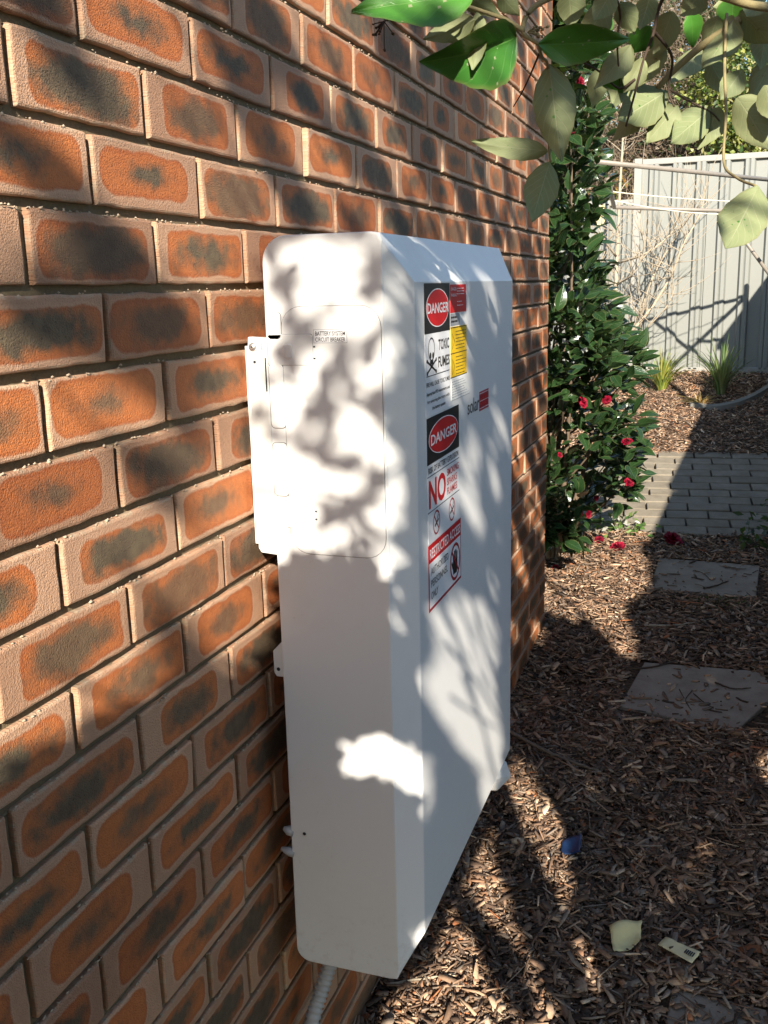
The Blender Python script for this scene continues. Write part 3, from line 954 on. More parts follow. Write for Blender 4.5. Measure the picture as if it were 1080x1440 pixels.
# ------------------------------------------------------------------ wood chips
PAL = np.array([1.03, .92, .82]) * np.array([(.28, .20, .145), (.19, .135, .10), (.42, .32, .235), (.12, .09, .072), (.30, .19, .125), (.24, .21, .18), (.52, .43, .33), (.34, .15, .075), (.075, .058, .048)])
PWT = np.array([.17, .18, .11, .17, .08, .13, .05, .015, .10])
SLABS = [(.37, .89, 2.20, 2.71), (.39, .90, 3.49, 4.01), (.59, 1.09, .49, .99)]
def chips(n, x0, x1, y0, y1, lmin, lmax, wmin, wmax, tilt, lift, dens=None, slab_keep=.045):
    x, y = rng.uniform(x0, x1, n), rng.uniform(y0, y1, n)
    k = np.ones(n, bool)
    for si, (a, b, c, d) in enumerate(SLABS):
        ins = (x > a + .015) & (x < b) & (y > c + .02) & (y < d - .015)
        k &= ~ins | (rng.random(n) < (slab_keep if si < 2 else .28))
    pp = y - .1 * x
    k &= ~((pp > 4.40) & (pp < 5.74)) | (rng.random(n) < .01)
    k &= (x > .004) | (y > 3.05)
    if dens is not None:
        k &= rng.random(n) < dens(x, y)
    x, y = x[k], y[k]
    n = len(x)
    L = lmin + (lmax - lmin) * rng.random(n) ** 2.2
    W = np.minimum(wmin + (wmax - wmin) * rng.random(n) ** 1.6, L * .6)
    T = rng.uniform(.0012, .0035, n)
    az = rng.uniform(0, math.tau, n)
    tl, rl = rng.normal(0, tilt, n), rng.normal(0, tilt * 1.4, n)
    onslab = np.zeros(n, bool)
    for a, b, c, d in SLABS:
        onslab |= (x > a) & (x < b) & (y > c) & (y < d)
    z = gzn(x, y) + np.abs(rng.normal(0, lift, n)) + .002
    z = np.where(onslab, gz(y) + .017 + .001 * rng.random(n), z)
    tl = np.where(onslab, 0, tl); rl = np.where(onslab, 0, rl)
    ax = np.c_[np.cos(az) * np.cos(tl), np.sin(az) * np.cos(tl), np.sin(tl)]
    bx_ = np.c_[-np.sin(az) * np.cos(rl), np.cos(az) * np.cos(rl), np.sin(rl)]
    cx_ = np.cross(ax, bx_)
    # an irregular splinter: two end quads, one narrower, a bend in the middle
    V = np.empty((n, 12, 3))
    bend = rng.normal(0, .045, n) * L
    for si, (s, ws) in enumerate(((-.5, rng.uniform(.35, 1, n)), (rng.uniform(-.15, .15, n), np.ones(n)), (.5, rng.uniform(.15, .9, n)))):
        sk = rng.normal(0, .12, n) * W
        for q, (sw, stt) in enumerate(((-.5, -.5), (.5, -.5), (.5, .5), (-.5, .5))):
            off = ax * (L * s)[:, None] + bx_ * (W * ws * sw + sk + (bend * .6 if si == 1 else 0))[:, None] + cx_ * (T * stt + (bend * .5 if si == 1 else 0))[:, None]
            V[:, si * 4 + q] = np.c_[x, y, z] + off
    fb = []
    for s in (0, 4):
        for q in range(4):
            fb.append((s + q, s + (q + 1) % 4, s + 4 + (q + 1) % 4, s + 4 + q))
    fb += [(3, 2, 1, 0), (8, 9, 10, 11)]
    Fq = (np.array(fb)[None] + 12 * np.arange(n)[:, None, None]).reshape(-1, 4)
    c = PAL[rng.choice(len(PAL), n, p=PWT / PWT.sum())] * rng.uniform(.75, 1.6, (n, 1))
    return V.reshape(-1, 3), Fq, np.repeat(c, 12, axis=0)
def merge(parts):
    vs, fs, cs, b = [], [], [], 0
    for v, f, c in parts:
        vs.append(v); fs.append(f + b); cs.append(c)
        b += len(v)
    return np.vstack(vs), np.vstack(fs), np.vstack(cs)
near = merge([chips(21000, 0, 1.25, .55, 2.4, .014, .075, .004, .016, .30, .009),
              chips(16000, 0, 1.25, .55, 2.4, .004, .016, .0015, .005, .5, .011),
              chips(1500, 0, 1.25, .55, 2.4, .025, .055, .014, .028, .28, .012),
              chips(900, -.25, 1.3, 2.4, 4.4, .03, .06, .014, .028, .28, .012),
              chips(9000, -.25, 1.3, 2.4, 4.5, .006, .018, .002, .006, .45, .011),
              chips(14000, -.25, 1.3, 2.4, 4.5, .016, .075, .005, .016, .30, .009)])
near = merge([near, chips(500, 0, 1.25, .55, 2.6, .08, .15, .002, .006, .12, .012), chips(400, -.2, 1.25, 2.4, 4.4, .08, .15, .003, .007, .12, .012)])
o = obj('wood_chips', big_mesh('wood_chips', *near[:2], M['chips'], col=near[2]))
tag(o, 'brown wood chip mulch covering the side passage ground', 'mulch')
o['kind'] = 'stuff'
far = merge([chips(17000, -1.2, 1.5, 5.72, 7.98, .018, .07, .005, .014, .35, .008)])
o = obj('far_wood_chips', big_mesh('far_wood_chips', *far[:2], M['chips'], col=np.clip(far[2] * 1.15, 0, 1)))
tag(o, 'pale wood chip mulch in the bed before the cream fence', 'mulch')
o['kind'] = 'stuff'

# ------------------------------------------------------------------ fences
def ribbed(width, z0, z1, pitch=.19, depth=.034):
    """a corrugated steel sheet in local x, facing -y"""
    pr = []
    x = 0.
    while x < width - 1e-6:
        pr += [(x, 0), (x + pitch * .42, 0), (x + pitch * .50, depth), (x + pitch * .62, depth), (x + pitch * .66, depth * .7), (x + pitch * .72, depth), (x + pitch * .86, depth), (x + pitch * .94, 0)]
        x += pitch
    pr.append((width, 0))
    v = [(a, -b, z0) for a, b in pr] + [(a, -b, z1) for a, b in pr] + [(a, -b + .0012, z1) for a, b in pr] + [(a, -b + .0012, z0) for a, b in pr]
    n = len(pr)
    f = [(r * n + k, r * n + k + 1, (r + 1) * n + k + 1, (r + 1) * n + k) for r in range(3) for k in range(n - 1)]
    return v, f
fence = empty('steel_fence', (.5, 8.0, -1.0))
tag(fence, 'cream ribbed steel fence across the far end, stepping lower at its left', 'fence')
FY = 8.0
SW = .57
for x0, k, zt in [(-.09, 5, .765)]:
    for q in range(k):
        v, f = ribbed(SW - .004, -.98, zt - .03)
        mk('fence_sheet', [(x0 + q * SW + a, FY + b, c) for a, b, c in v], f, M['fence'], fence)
for q in range(4):
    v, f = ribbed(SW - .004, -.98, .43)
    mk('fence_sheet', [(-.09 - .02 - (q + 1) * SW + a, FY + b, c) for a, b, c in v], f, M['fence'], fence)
def railbox(name, a, b):
    mb = MB()
    mb.box(a, b)
    mb.build(name, M['rail'], fence, bevel=.006)
railbox('top_rail', (-.06, FY - .034, .728), (2.75, FY + .014, .776))
railbox('top_rail', (-2.4, FY - .034, .412), (-.125, FY + .014, .458))
railbox('bottom_rail', (-.06, FY - .034, -1.02), (2.75, FY + .014, -.965))
railbox('bottom_rail', (-2.4, FY - .034, -1.02), (-.125, FY + .014, -.965))
railbox('fence_post', (-.125, FY - .030, -1.1), (-.062, FY + .03, .785))
railbox('fence_post', (2.35, FY - .0375, -1.1), (2.41, FY + .03, .79))
# boundary fence on the right of the passage, outside the frame: it throws the passage floor into shade
bf = empty('boundary_fence', (1.5, 0, -1.75))
tag(bf, 'tall cream ribbed steel boundary fence along the right side of the passage', 'fence')
yb = 1.0
while yb < 7.2:
    zb0 = float(gz(yb + .6))
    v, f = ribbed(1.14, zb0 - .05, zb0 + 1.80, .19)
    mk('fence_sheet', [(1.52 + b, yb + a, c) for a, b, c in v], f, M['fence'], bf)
    mb = MB()
    mb.box((1.485, yb - .0, zb0 + 1.79), (1.535, yb + 1.14, zb0 + 1.84))
    mb.build('top_rail', M['rail'], bf)
    yb += 1.14

# ------------------------------------------------------------------ clothesline
cl = empty('clothesline', (.9, 5.2, -1.5))
tag(cl, 'folding clothesline frame of pale pipes with slack cords in front of the fence', 'clothesline')
NL, NR = np.array((.118, 3.75, .302)), np.array((1.05, 5.36, .300))
FL, FR = np.array((-.085, 6.10, .270)), np.array((1.22, 6.9, .215))
def cpipe(name, a, b, r, mat='pipe', n=10):
    mb = MB()
    mb.tube([a, b], r, n)
    return mb.build(name, M[mat], cl, smooth=True)
cpipe('near_pipe', NL - (NR - NL) * .04, NR, .0115)
cpipe('far_pipe', FL, FR, .0135)
cpipe('end_arm', NL + (FL - NL) * .30, FL, .014)
cpipe('outer_arm', NR, FR, .016)
for a in ((1.05, 5.36), (1.22, 6.9)):
    cpipe('post', (a[0], a[1], gz(a[1]) - .1), (a[0], a[1], .30), .026)
cpipe('brace', (1.22, 6.88, -.55), (.62, 6.52, .235), .013)
cpipe('brace', (1.22, 6.88, -.15), (1.10, 6.2, .235), .013)
for t0, t1, sag in ((.25, .22, .03), (.5, .5, .05), (.75, .78, .04)):
    pass
for k, (u0, sag) in enumerate(((.55, .02), (.78, .06))):
    a, b = NL + (FL - NL) * u0, NR + (FR - NR) * (u0 + .02)
    mb = MB()
    mb.tube([a + (b - a) * t - np.array((0, 0, sag * 4 * t * (1 - t))) for t in np.linspace(0, 1, 16)], .0032, 5)
    mb.build('cord', M['cord'], cl)
pg = empty('clothes_peg', (-.16, 6.15, .20))
tag(pg, 'small wooden clothes peg hanging at the left end of the clothesline', 'peg')
for s in (-1, 1):
    mb = MB()
    mb.add([(-.175 + s * .008, 6.12, .29), (-.16 + s * .011, 6.12, .29), (-.16 + s * .013, 6.12, .16), (-.18 + s * .022, 6.12, .16)] + [(-.175 + s * .008, 6.135, .29), (-.16 + s * .011, 6.135, .29), (-.16 + s * .013, 6.135, .16), (-.18 + s * .022, 6.135, .16)],
           [(0, 1, 2, 3), (4, 7, 6, 5), (0, 4, 5, 1), (1, 5, 6, 2), (2, 6, 7, 3), (3, 7, 4, 0)])
    mb.build('peg_half', M['peg'], pg)

# ------------------------------------------------------------------ leaves
def leaf_mesh(name, mats, L, W, fold=.15, curl=.2, wave=.04, nu=10, nv=6, tip=1.0, twosided=True, vein=.0, seed=0):
    """leaf along +x from the origin, width in y, normal +z; UV x along, y across (-1..1)"""
    r = random.Random(seed)
    ph = r.random() * 6
    vs, uv = [], []
    for i in range(nu + 1):
        t = i / nu
        w = W * .5 * (math.sin(math.pi * t ** .82) ** .85) * (1 - .25 * t ** 3 * tip) + (.0006 if i in (0, nu) else 0)
        if 0 < t < 1:
            w *= 1 + .03 * math.sin(t * 37 + ph)
        for j in range(nv + 1):
            s = j / nv * 2 - 1
            x = L * (t + .02 * math.sin(ph + s * 2) * t * (1 - t))
            z = fold * abs(s) * w - curl * L * t * t + wave * L * math.sin(t * 7 + ph + s * 1.5) * abs(s) * .5
            if vein:
                wv = (t * 7 - abs(s) * 2.2) % 1
                z -= vein * L * max(0, 1 - abs(wv - .5) * 6) * (1 - abs(s) * .5) * math.sin(math.pi * t)
            vs.append((x, s * w, z))
            uv.append((t, s))
    n = nv + 1
    fs = [(i * n + j, (i + 1) * n + j, (i + 1) * n + j + 1, i * n + j + 1) for i in range(nu) for j in range(nv)]
    mi = [0] * len(fs)
    if twosided:
        b = len(vs)
        vs += [(x, y, z - .0004) for x, y, z in vs]
        uv += list(uv)
        fs += [tuple(q + b for q in f[::-1]) for f in fs]
        mi += [1] * (len(fs) // 2)
    return new_mesh(name, vs, fs, mats, smooth=True, midx=mi if twosided else None, uv=uv)
def frame(base, d, nrm):
    d = Vector(d).normalized()
    nrm = Vector(nrm)
    y = nrm.cross(d)
    if y.length < 1e-4:
        y = Vector((0, 0, 1)).cross(d)
    y.normalize()
    z = d.cross(y)
    mtx = Matrix.Identity(4)
    for i in range(3):
        mtx[i][0], mtx[i][1], mtx[i][2], mtx[i][3] = d[i], y[i], z[i], base[i]
    return mtx
def put_leaf(name, me, mtx, parent, scale=1.):
    o = bpy.data.objects.new(name, me)
    COL.objects.link(o)
    o.parent = parent
    off = Vector((0, 0, 0))
    p = parent
    while p is not None:
        off += Vector(p.location)
        p = p.parent
    mm = mtx.copy()
    mm.translation = mm.translation - off
    o.matrix_local = mm @ Matrix.Scale(scale, 4)
    return o

# ---- overhanging shrub in the foreground, its trunk stands outside the frame on the right
vib = empty('overhanging_shrub', (1.22, .45, float(gz(.45))))
tag(vib, 'leafy green shrub overhanging from the top right, large pale-backed leaves', 'shrub')
def vpath(*q):
    return [at(*p) for p in q]
branches = [
    ([(1.22, .45, -1.78), (1.20, .43, -1.0), (1.16, .40, -.35), (1.05, .38, .10), (.90, .36, .22)] + vpath((1090, -20, 1.2), (1040, 28, 1.2), (985, 66, 1.22), (930, 118, 1.24), (905, 160, 1.25)), .016, .0025, 'stem'),
    (vpath((1110, 10, 1.18), (1060, 8, 1.1), (985, -12, 1.08), (860, -25, 1.05), (760, 4, 1.05), (735, 42, 1.05), (757, 62, 1.05)), .006, .0022, 'stem'),
    (vpath((737, 44, 1.05), (712, 28, 1.04), (690, 20, 1.03), (655, 8, 1.0), (600, -12, .96)), .0028, .0018, 'stem'),
    (vpath((985, -12, 1.08), (935, -5, 1.13), (918, 50, 1.15), (905, 85, 1.16), (893, 130, 1.17), (880, 178, 1.18)), .0026, .0012, 'twig_dark'),
    (vpath((893, 112, 1.17), (870, 124, 1.17), (842, 100, 1.16), (820, 88, 1.15)), .0018, .0010, 'twig_dark'),
    (vpath((918, 42, 1.15), (945, 80, 1.2), (940, 125, 1.22), (948, 150, 1.22)), .0022, .0012, 'twig_dark'),
    (vpath((1022, 20, 1.2), (1019, 90, 1.17), (1021, 160, 1.14), (1018, 228, 1.12), (1036, 250, 1.05), (1064, 262, .98)), .0022, .0014, 'stem'),
    (vpath((757, 62, 1.05), (762, 80, 1.08), (770, 92, 1.10), (771, 150, 1.12), (772, 205, 1.13), (774, 228, 1.13)), .0020, .0014, 'stem'),
    (vpath((860, -25, 1.05), (872, 20, 1.1), (868, 60, 1.12), (872, 122, 1.15)), .002, .0009, 'twig_dark'),
    (vpath((940, 125, 1.22), (965, 140, 1.24), (1000, 158, 1.25), (1012, 170, 1.25)), .0016, .001, 'twig_dark'),
    (vpath((762, 66, 1.06), (748, 100, 1.1), (735, 128, 1.12), (722, 150, 1.14)), .0014, .0007, 'twig_dark'),
    (vpath((655, 8, 1.0), (640, 2, .98), (545, 28, .98), (532, 44, .98)), .0014, .0007, 'twig_dark'),
]
for pts, r0, r1, mt in branches:
    c = curve(pts, 8)
    mb = MB()
    mb.tube(c, [r0 + (r1 - r0) * (k / (len(c) - 1)) ** .7 for k in range(len(c))], 7)
    mb.build('branch', M[mt], vib, smooth=True)
# (base px, tip px, width px, depth, tip depth change, side shown: 1 top / 0 underside, roll)
LV = [((668, -8), (500, 12), 70, .96, -.02, 1, .5), ((668, 27), (600, 55), 36, 1.02, .02, 0, .1), ((672, 18), (668, 98), 30, 1.03, .01, 0, .5),
      ((727, 52), (616, 100), 78, 1.05, -.03, 1, -.55), ((757, 62), (888, 62), 52, 1.05, .02, 1, .35), ((772, 90), (790, 226), 58, 1.10, .0, 0, .1),
      ((770, 212), (671, 206), 31, 1.13, .03, 0, .3), ((773, 228), (747, 313), 47, 1.13, .0, 0, -.05), ((800, -12), (806, 36), 40, 1.08, .02, 0, .3),
      ((852, 2), (816, 80), 42, 1.10, .03, 0, .45), ((872, 4), (892, 46), 32, 1.12, .02, 0, .2), ((888, 62), (842, 130), 34, 1.13, .02, 0, .55),
      ((938, 128), (866, 173), 56, 1.24, -.01, 0, .05), ((953, 148), (911, 200), 42, 1.24, .02, 0, .3), ((1000, 152), (938, 206), 46, 1.25, -.01, 0, .05),
      ((1012, 150), (984, 210), 38, 1.25, .02, 0, .4), ((1036, 136), (1086, 206), 54, 1.2, .0, 0, .25), ((1044, 98), (1014, 142), 34, 1.19, .01, 0, .2),
      ((1010, 22), (992, 78), 34, 1.2, .03, 0, .6), ((1032, 28), (996, 108), 40, 1.19, .0, 0, .7), ((1040, 16), (1086, 58), 46, 1.19, .0, 0, .4),
      ((1066, 262), (1017, 367), 64, .98, -.02, 0, .1), ((945, 16), (926, 76), 36, 1.16, .04, 0, .5), ((905, 82), (880, 130), 30, 1.16, .02, 0, .6),
      ((915, -8), (902, 40), 34, 1.15, .02, 0, .2), ((990, -14), (960, 22), 36, 1.1, .02, 0, .3), ((1070, -6), (1050, 24), 34, 1.15, .0, 0, .3),
      ((640, -8), (700, 14), 30, 1.02, .02, 0, .5), ((700, -10), (730, 20), 28, 1.03, .01, 0, .3), ((898, 150), (868, 205), 26, 1.25, .02, 0, .9),
      ((860, -12), (838, 30), 34, 1.06, .01, 0, .4), ((930, 60), (905, 118), 30, 1.2, .02, 0, .65), ((1075, 120), (1095, 170), 40, 1.16, .0, 0, .2)]
lr = random.Random(5)
for k in range(16):                                            # more leaves behind, toward the shrub's own side
    bx, by = lr.uniform(835, 1085), lr.uniform(-20, 95)
    a = lr.uniform(.9, 2.6)
    L_ = lr.uniform(45, 75)
    LV.append(((bx, by), (bx + L_ * math.cos(a), by + L_ * math.sin(a)), lr.uniform(26, 42), lr.uniform(1.22, 1.4), lr.uniform(-.02, .04), 0 if lr.random() < .8 else 1, lr.uniform(-.7, .7)))
for k, (b, t, w, d, dd, side, roll) in enumerate(LV):
    p0, p1 = at(b[0], b[1], d), at(t[0], t[1], d + dd)
    dv = p1 - p0
    L = float(np.linalg.norm(dv)) * 1.03
    W = w / F_PX * d / max(.45, math.cos(roll)) * 1.05
    toward = Vector(CAM - (p0 + p1) / 2).normalized()
    nrm = toward if side else -toward
    nrm = Matrix.Rotation(roll, 3, Vector(dv).normalized()) @ nrm
    me = leaf_mesh('leaf', [M['vib_top'], M['vib_under']], L, W, (.55 if k == 3 else .22) , (.04 + .22 * frac(k * .618)) if k != 3 else .26, .07, 18, 10, vein=.010, seed=k + 3)
    put_leaf('leaf', me, frame(p0, dv, nrm), vib)
    # petiole
# flower buds of the shrub
mb = MB()
c0 = at(742, 45, 1.05)
for q in range(16):
    dvec = rng.normal(0, 1, 3)
    e = c0 + at(760, 40, 1.05) * 0 + (at(762, 42, 1.05) - c0) * rng.uniform(.2, 1) + dvec * .0035
    mb.tube([c0, e], [.0006, .0005], 5)
    mb.tube([e, e + (e - c0) * .05 + dvec * .0005, e + (e - c0) * .12 + dvec * .001], [.0013, .0016, .0005], 6)
mb.build('flower_buds', M['stem'], vib, smooth=True)
mb = MB()
c0 = at(540, 30, .98)
for q in range(9):
    e = c0 + (at(533, 48, .98) - c0) * rng.uniform(.2, 1.3) + rng.normal(0, 1, 3) * .005
    mb.tube([c0, e], [.0006, .0005], 5)
    mb.tube([e, e + rng.normal(0, .001, 3)], [.0016, .0011], 6)
mb.build('dry_seed_head', M['twig_dark'], vib, smooth=True)

# ---- camellia at the wall corner
camb = empty('camellia_bush', (-.12, 3.85, float(gz(3.85))))
tag(camb, 'glossy dark green camellia bush with red flowers beside the wall corner', 'bush')
cl_me = [leaf_mesh('leaf', M['camellia'], .092, .044, .26, c_, .05, 6, 4, twosided=False, seed=50 + k) for k, c_ in enumerate((.05, .15, .25, .1))]
# silhouette of the bush: right reach x as a function of height
CZ = [-1.60, -1.42, -1.25, -1.05, -.80, -.55, -.25, .0, .25, .5, .75, 1.05, 1.3]
CXR = [.10, .20, .29, .35, .33, .27, .10, .10, .11, .09, .07, .04, -.02]
pts = []
tries = 0
cl_centres = []
for k in range(160):
    z = rng.uniform(-1.40, 1.25)
    if z > -.2 and rng.random() < .38: continue
    xr = np.interp(z, CZ, CXR)
    cl_centres.append((rng.uniform(-.50, xr - .02), rng.uniform(3.40, 4.15) , z))
cl_centres = np.array(cl_centres)
for k in range(6400):
    c = cl_centres[rng.integers(len(cl_centres))]
    p = c + rng.normal(0, 1, 3) * np.array((.075, .09, .07))
    if p[0] > np.interp(p[2], CZ, CXR) or p[1] < 3.16 or p[2] < -1.52: continue
    pts.append(p)
pts = np.array(pts)
sx, sy, sd = to_px(pts)
vis = (sx > 765) & (sx < 1000)
sc_ = np.where(vis, -sd, -99)
od = np.argsort(-sc_)
rest_v, rest_f, rest_uv = [], [], []
nbv = 0
for rank, k in enumerate(od):
    p = pts[k]
    out = p - np.array((-.15, 3.85, p[2] - .25))
    d = out / np.linalg.norm(out) + rng.normal(0, .55, 3) + np.array((.10, -.30, -.12))
    nrm = np.array((.2, -.35, .9)) + rng.normal(0, .45, 3)
    mtx = frame(p, d, nrm)
    me = cl_me[int(rng.integers(4))]
    s = rng.uniform(.75, 1.35)
    if rank < 290 and vis[k]:
        put_leaf('leaf', me, mtx, camb, s)
    else:
        mm = np.array(mtx)
        co = np.array([v.co for v in me.vertices]) * s
        w = co @ mm[:3, :3].T + mm[:3, 3]
        rest_v.append(w)
        rest_f += [tuple(q + nbv for q in pl.vertices) for pl in me.polygons]
        l = me.uv_layers[0].data
        uvv = np.zeros((len(me.vertices), 2))
        for lp, u_ in zip(me.loops, l):
            uvv[lp.vertex_index] = u_.uv
        rest_uv.append(uvv)
        nbv += len(w)
o = obj('inner_leaves', big_mesh('inner_leaves', np.vstack(rest_v), np.array(rest_f), M['camellia'], smooth=True, uv=np.vstack(rest_uv)), camb)
o['kind'] = 'stuff'
tr = MB()
for k in range(5):
    a = (-.12 + rng.normal(0, .03), 3.85 + rng.normal(0, .03), -1.68)
    e = cl_centres[rng.integers(len(cl_centres))]
    mid = (np.array(a) + e) / 2 + rng.normal(0, .05, 3)
    tr.tube(curve([a, mid, e], 6), list(np.linspace(.016, .004, 13)), 6)
tr.build('trunk', M['bark'], camb, smooth=True)
tr = MB()
for e in cl_centres:
    a = np.array((-.13, 3.85, max(-1.5, e[2] - .35)))
    tr.tube(curve([a, (a + e) / 2 + rng.normal(0, .03, 3), e], 4), list(np.linspace(.007, .0025, 9)), 5)
tr.build('limbs', M['bark'], camb, smooth=True)
def flower(r, openness=.6, seed=0):
    """a double camellia bloom, petals overlapping in three whorls, axis +z"""
    rr = np.random.default_rng(seed)
    V, Fq, Cc = [], [], []
    b = 0
    for wh, (n, rad, up) in enumerate(((7, 1., .18), (6, .78, .42), (5, .50, .62), (4, .25, .7))):
        for k in range(n):
            a = math.tau * (k + wh * .37) / n + rr.normal(0, .12)
            tone = rr.uniform(.75, 1.15)
            for i in range(4):
                t = i / 3
                rr_ = r * rad * (.15 + .85 * t)
                zz = r * (up * openness * math.sin(t * 1.9) + .06 * wh)
                wid = r * rad * .52 * math.sin(math.pi * (.16 + .62 * t)) * 1.05
                for j in (-1, 0, 1):
                    x, y = rr_ * math.cos(a) - j * wid * math.sin(a), rr_ * math.sin(a) + j * wid * math.cos(a)
                    V.append((x + rr.normal(0, r * .05), y + rr.normal(0, r * .05), zz + abs(j) * r * .16 + rr.normal(0, r * .09)))
                    Cc.append(np.array((.27, .006, .028)) * tone * (1.15 if i == 3 else .9))
            for i in range(3):
                for j in range(2):
                    q = b + i * 3 + j
                    Fq.append((q, q + 1, q + 4, q + 3))
            b += 12
    return np.array(V), np.array(Fq), np.clip(np.array(Cc), 0, 1)
def place_flower(name, p, nrm, r, seed, parent=None):
    v, f, c = flower(r, .65, seed)
    me = big_mesh(name, v, f, M['petal'], col=c, smooth=True)
    o = bpy.data.objects.new(name, me)
    COL.objects.link(o)
    q = Vector(nrm).to_track_quat('Z', 'Y')
    o.rotation_euler = q.to_euler()
    o.location = Vector(p)
    if parent:
        o.parent = parent
        o.location = Vector(p) - Vector(parent.location)
    return o
for k, (fx, fy, d, r) in enumerate(((815, 116, 4.25, .030), (818, 566, 4.25, .034), (853, 562, 4.25, .026), (882, 622, 4.30, .030), (884, 679, 4.35, .028),
                                    (813, 722, 4.4, .024), (827, 723, 4.4, .022), (838, 700, 4.4, .018), (808, 189, 4.3, .014), (787, 640, 4.3, .016))):
    place_flower('flower', at(fx, fy, d), (.3 + rng.normal(0, .5), -.7, .35 + rng.normal(0, .5)), r * .82, k, camb)
def ground_at(px_, py_):
    d = ray(px_, py_)
    ts = np.linspace(.8, 12, 6000)
    P = CAM + ts[:, None] * d
    return P[np.argmax(P[:, 2] < gz(P[:, 1]))]
for k, (fx, fy, r, lb) in enumerate(((945, 764, .052, 'largest fallen red camellia bloom, lying beside the far stepping stone'),
                                     (869, 775, .040, 'fallen red camellia bloom on sunlit mulch, second from the right of four'),
                                     (842, 765, .030, 'fallen red camellia bloom right under the bush on the mulch'),
                                     (781, 803, .020, 'small fallen red petal cluster on the mulch close to the wall corner'))):
    p = ground_at(fx, fy)
    o = place_flower('fallen_flower', (p[0], p[1], p[2] + .016), (rng.normal(0, .25), -.35, 1), r, 30 + k)
    tag(o, lb, 'flower', 'camellia blooms fallen on the mulch')

# ---- strap-leaved clumps, small ground plants
def blades(n, R, H, w, droop, cols):
    V, Fq, Cc, b = [], [], [], 0
    for k in range(n):
        a = rng.uniform(0, math.tau)
        h = H * rng.uniform(.55, 1.1)
        lean = rng.uniform(.15, 1.0) * R
        c = np.array(cols[rng.integers(len(cols))]) * rng.uniform(.8, 1.2)
        base = np.array((math.cos(a), math.sin(a), 0)) * rng.uniform(0, .03)
        for i in range(6):
            t = i / 5
            p = base + np.array((math.cos(a), math.sin(a), 0)) * lean * t ** 1.6 + np.array((0, 0, h * (t - droop * t ** 3 * lean / R)))
            ww = w * (1 - t ** 2) * .5 + .0006
            s = np.array((-math.sin(a), math.cos(a), 0)) * ww
            V += [p - s, p + np.array((0, 0, -ww * .5)), p + s]
            Cc += [c] * 3
        for i in range(5):
            for j in range(2):
                q = b + i * 3 + j
                Fq.append((q, q + 1, q + 4, q + 3))
        b += 18
    return np.array(V), np.array(Fq), np.clip(np.array(Cc), 0, 1)
for px_, py_, n, R, H, cols, lb in ((930, 550, 90, .36, .40, ((.28, .32, .05), (.20, .28, .06), (.42, .40, .10)), 'yellow-green grass clump standing in sun before the fence'),
                                    (1014, 556, 70, .38, .52, ((.08, .14, .04), (.12, .19, .06), (.24, .28, .12)), 'tall dark strap-leaved clump at the edge of the fence shadow')):
    p = ground_at(px_, py_)
    v, f, c = blades(n, R, H, .014, .35, cols)
    o = obj('grass_clump', big_mesh('grass_clump', v, f, M['leafcol'], col=c, smooth=True), None, (p[0], p[1], p[2] - .01))
    tag(o, lb, 'grass clump')
p = ground_at(985, 568)
v, f, c = blades(26, .34, .10, .016, .5, ((.50, .36, .15), (.58, .44, .22), (.42, .26, .10)))
v[:, 0] -= .0
o = obj('dry_leaf_fan', big_mesh('dry_leaf_fan', v, f, M['leafcol'], col=c, smooth=True), None, (p[0], p[1], p[2]))
tag(o, 'fan of dry straw-coloured strap leaves lying on the far mulch', 'dry leaves')

def leaf_cloud(P, L, W, cols, up=.5, bias=(0, 0, 0)):
    """many small folded leaves (two quads each) at the rows of P"""
    n = len(P)
    d = rng.normal(0, 1, (n, 3)) + np.array(bias)
    d /= np.linalg.norm(d, axis=1)[:, None]
    nr = rng.normal(0, 1, (n, 3)) + np.array((0, -.3, up * 2))
    s = np.cross(nr, d)
    s /= np.linalg.norm(s, axis=1)[:, None] + 1e-9
    nn = np.cross(d, s)
    l = (L * rng.uniform(.6, 1.25, n))[:, None]
    w = (W * rng.uniform(.7, 1.2, n))[:, None]
    V = np.empty((n, 6, 3))
    V[:, 0] = P
    V[:, 1] = P + d * l * .45 + s * w * .5 + nn * w * .15
    V[:, 2] = P + d * l * .45 - s * w * .5 + nn * w * .15
    V[:, 3] = P + d * l * .5
    V[:, 4] = P + d * l - nn * l * .1
    V[:, 5] = P + d * l * .5
    F4 = np.array([(0, 1, 4, 3), (0, 3, 4, 2)])
    c = np.array(cols)[rng.integers(len(cols), size=n)] * rng.uniform(.7, 1.25, (n, 1))
    return V.reshape(-1, 3), (F4[None] + 6 * np.arange(n)[:, None, None]).reshape(-1, 4), np.repeat(np.clip(c, 0, 1), 6, axis=0)
def ground_plant(px_, py_, spread, h, n, L, W, cols, lb, name='ground_plant'):
    p = ground_at(px_, py_)
    P = np.c_[rng.normal(0, spread, n), rng.normal(0, spread * .7, n), np.abs(rng.normal(0, h, n))]
    v, f, c = leaf_cloud(P, L, W, cols, .8)
    o = empty(name, p)
    tag(o, lb, 'plant')
    obj('foliage', big_mesh('foliage', v, f, M['leafcol'], col=c), o, tuple(p))
    mb = MB()
    for k in range(6):
        q = P[k]
        mb.tube([(0, 0, -.02), (q[0] * .5, q[1] * .5, q[2] * .8), (q[0], q[1], q[2])], .0018, 5)
    mb2 = mb.build('stems', M['stem'], o)
    mb2.location = (0, 0, 0)
    return o
G1 = ((.06, .14, .03), (.10, .20, .04), (.16, .26, .06))
ground_plant(862, 748, .11, .055, 150, .045, .026, G1 + ((.55, .56, .5),), 'low bright green plant with white flecks at the foot of the camellia')
ground_plant(812, 742, .07, .05, 70, .04, .024, G1, 'small green seedling patch between camellia stem and wall corner')
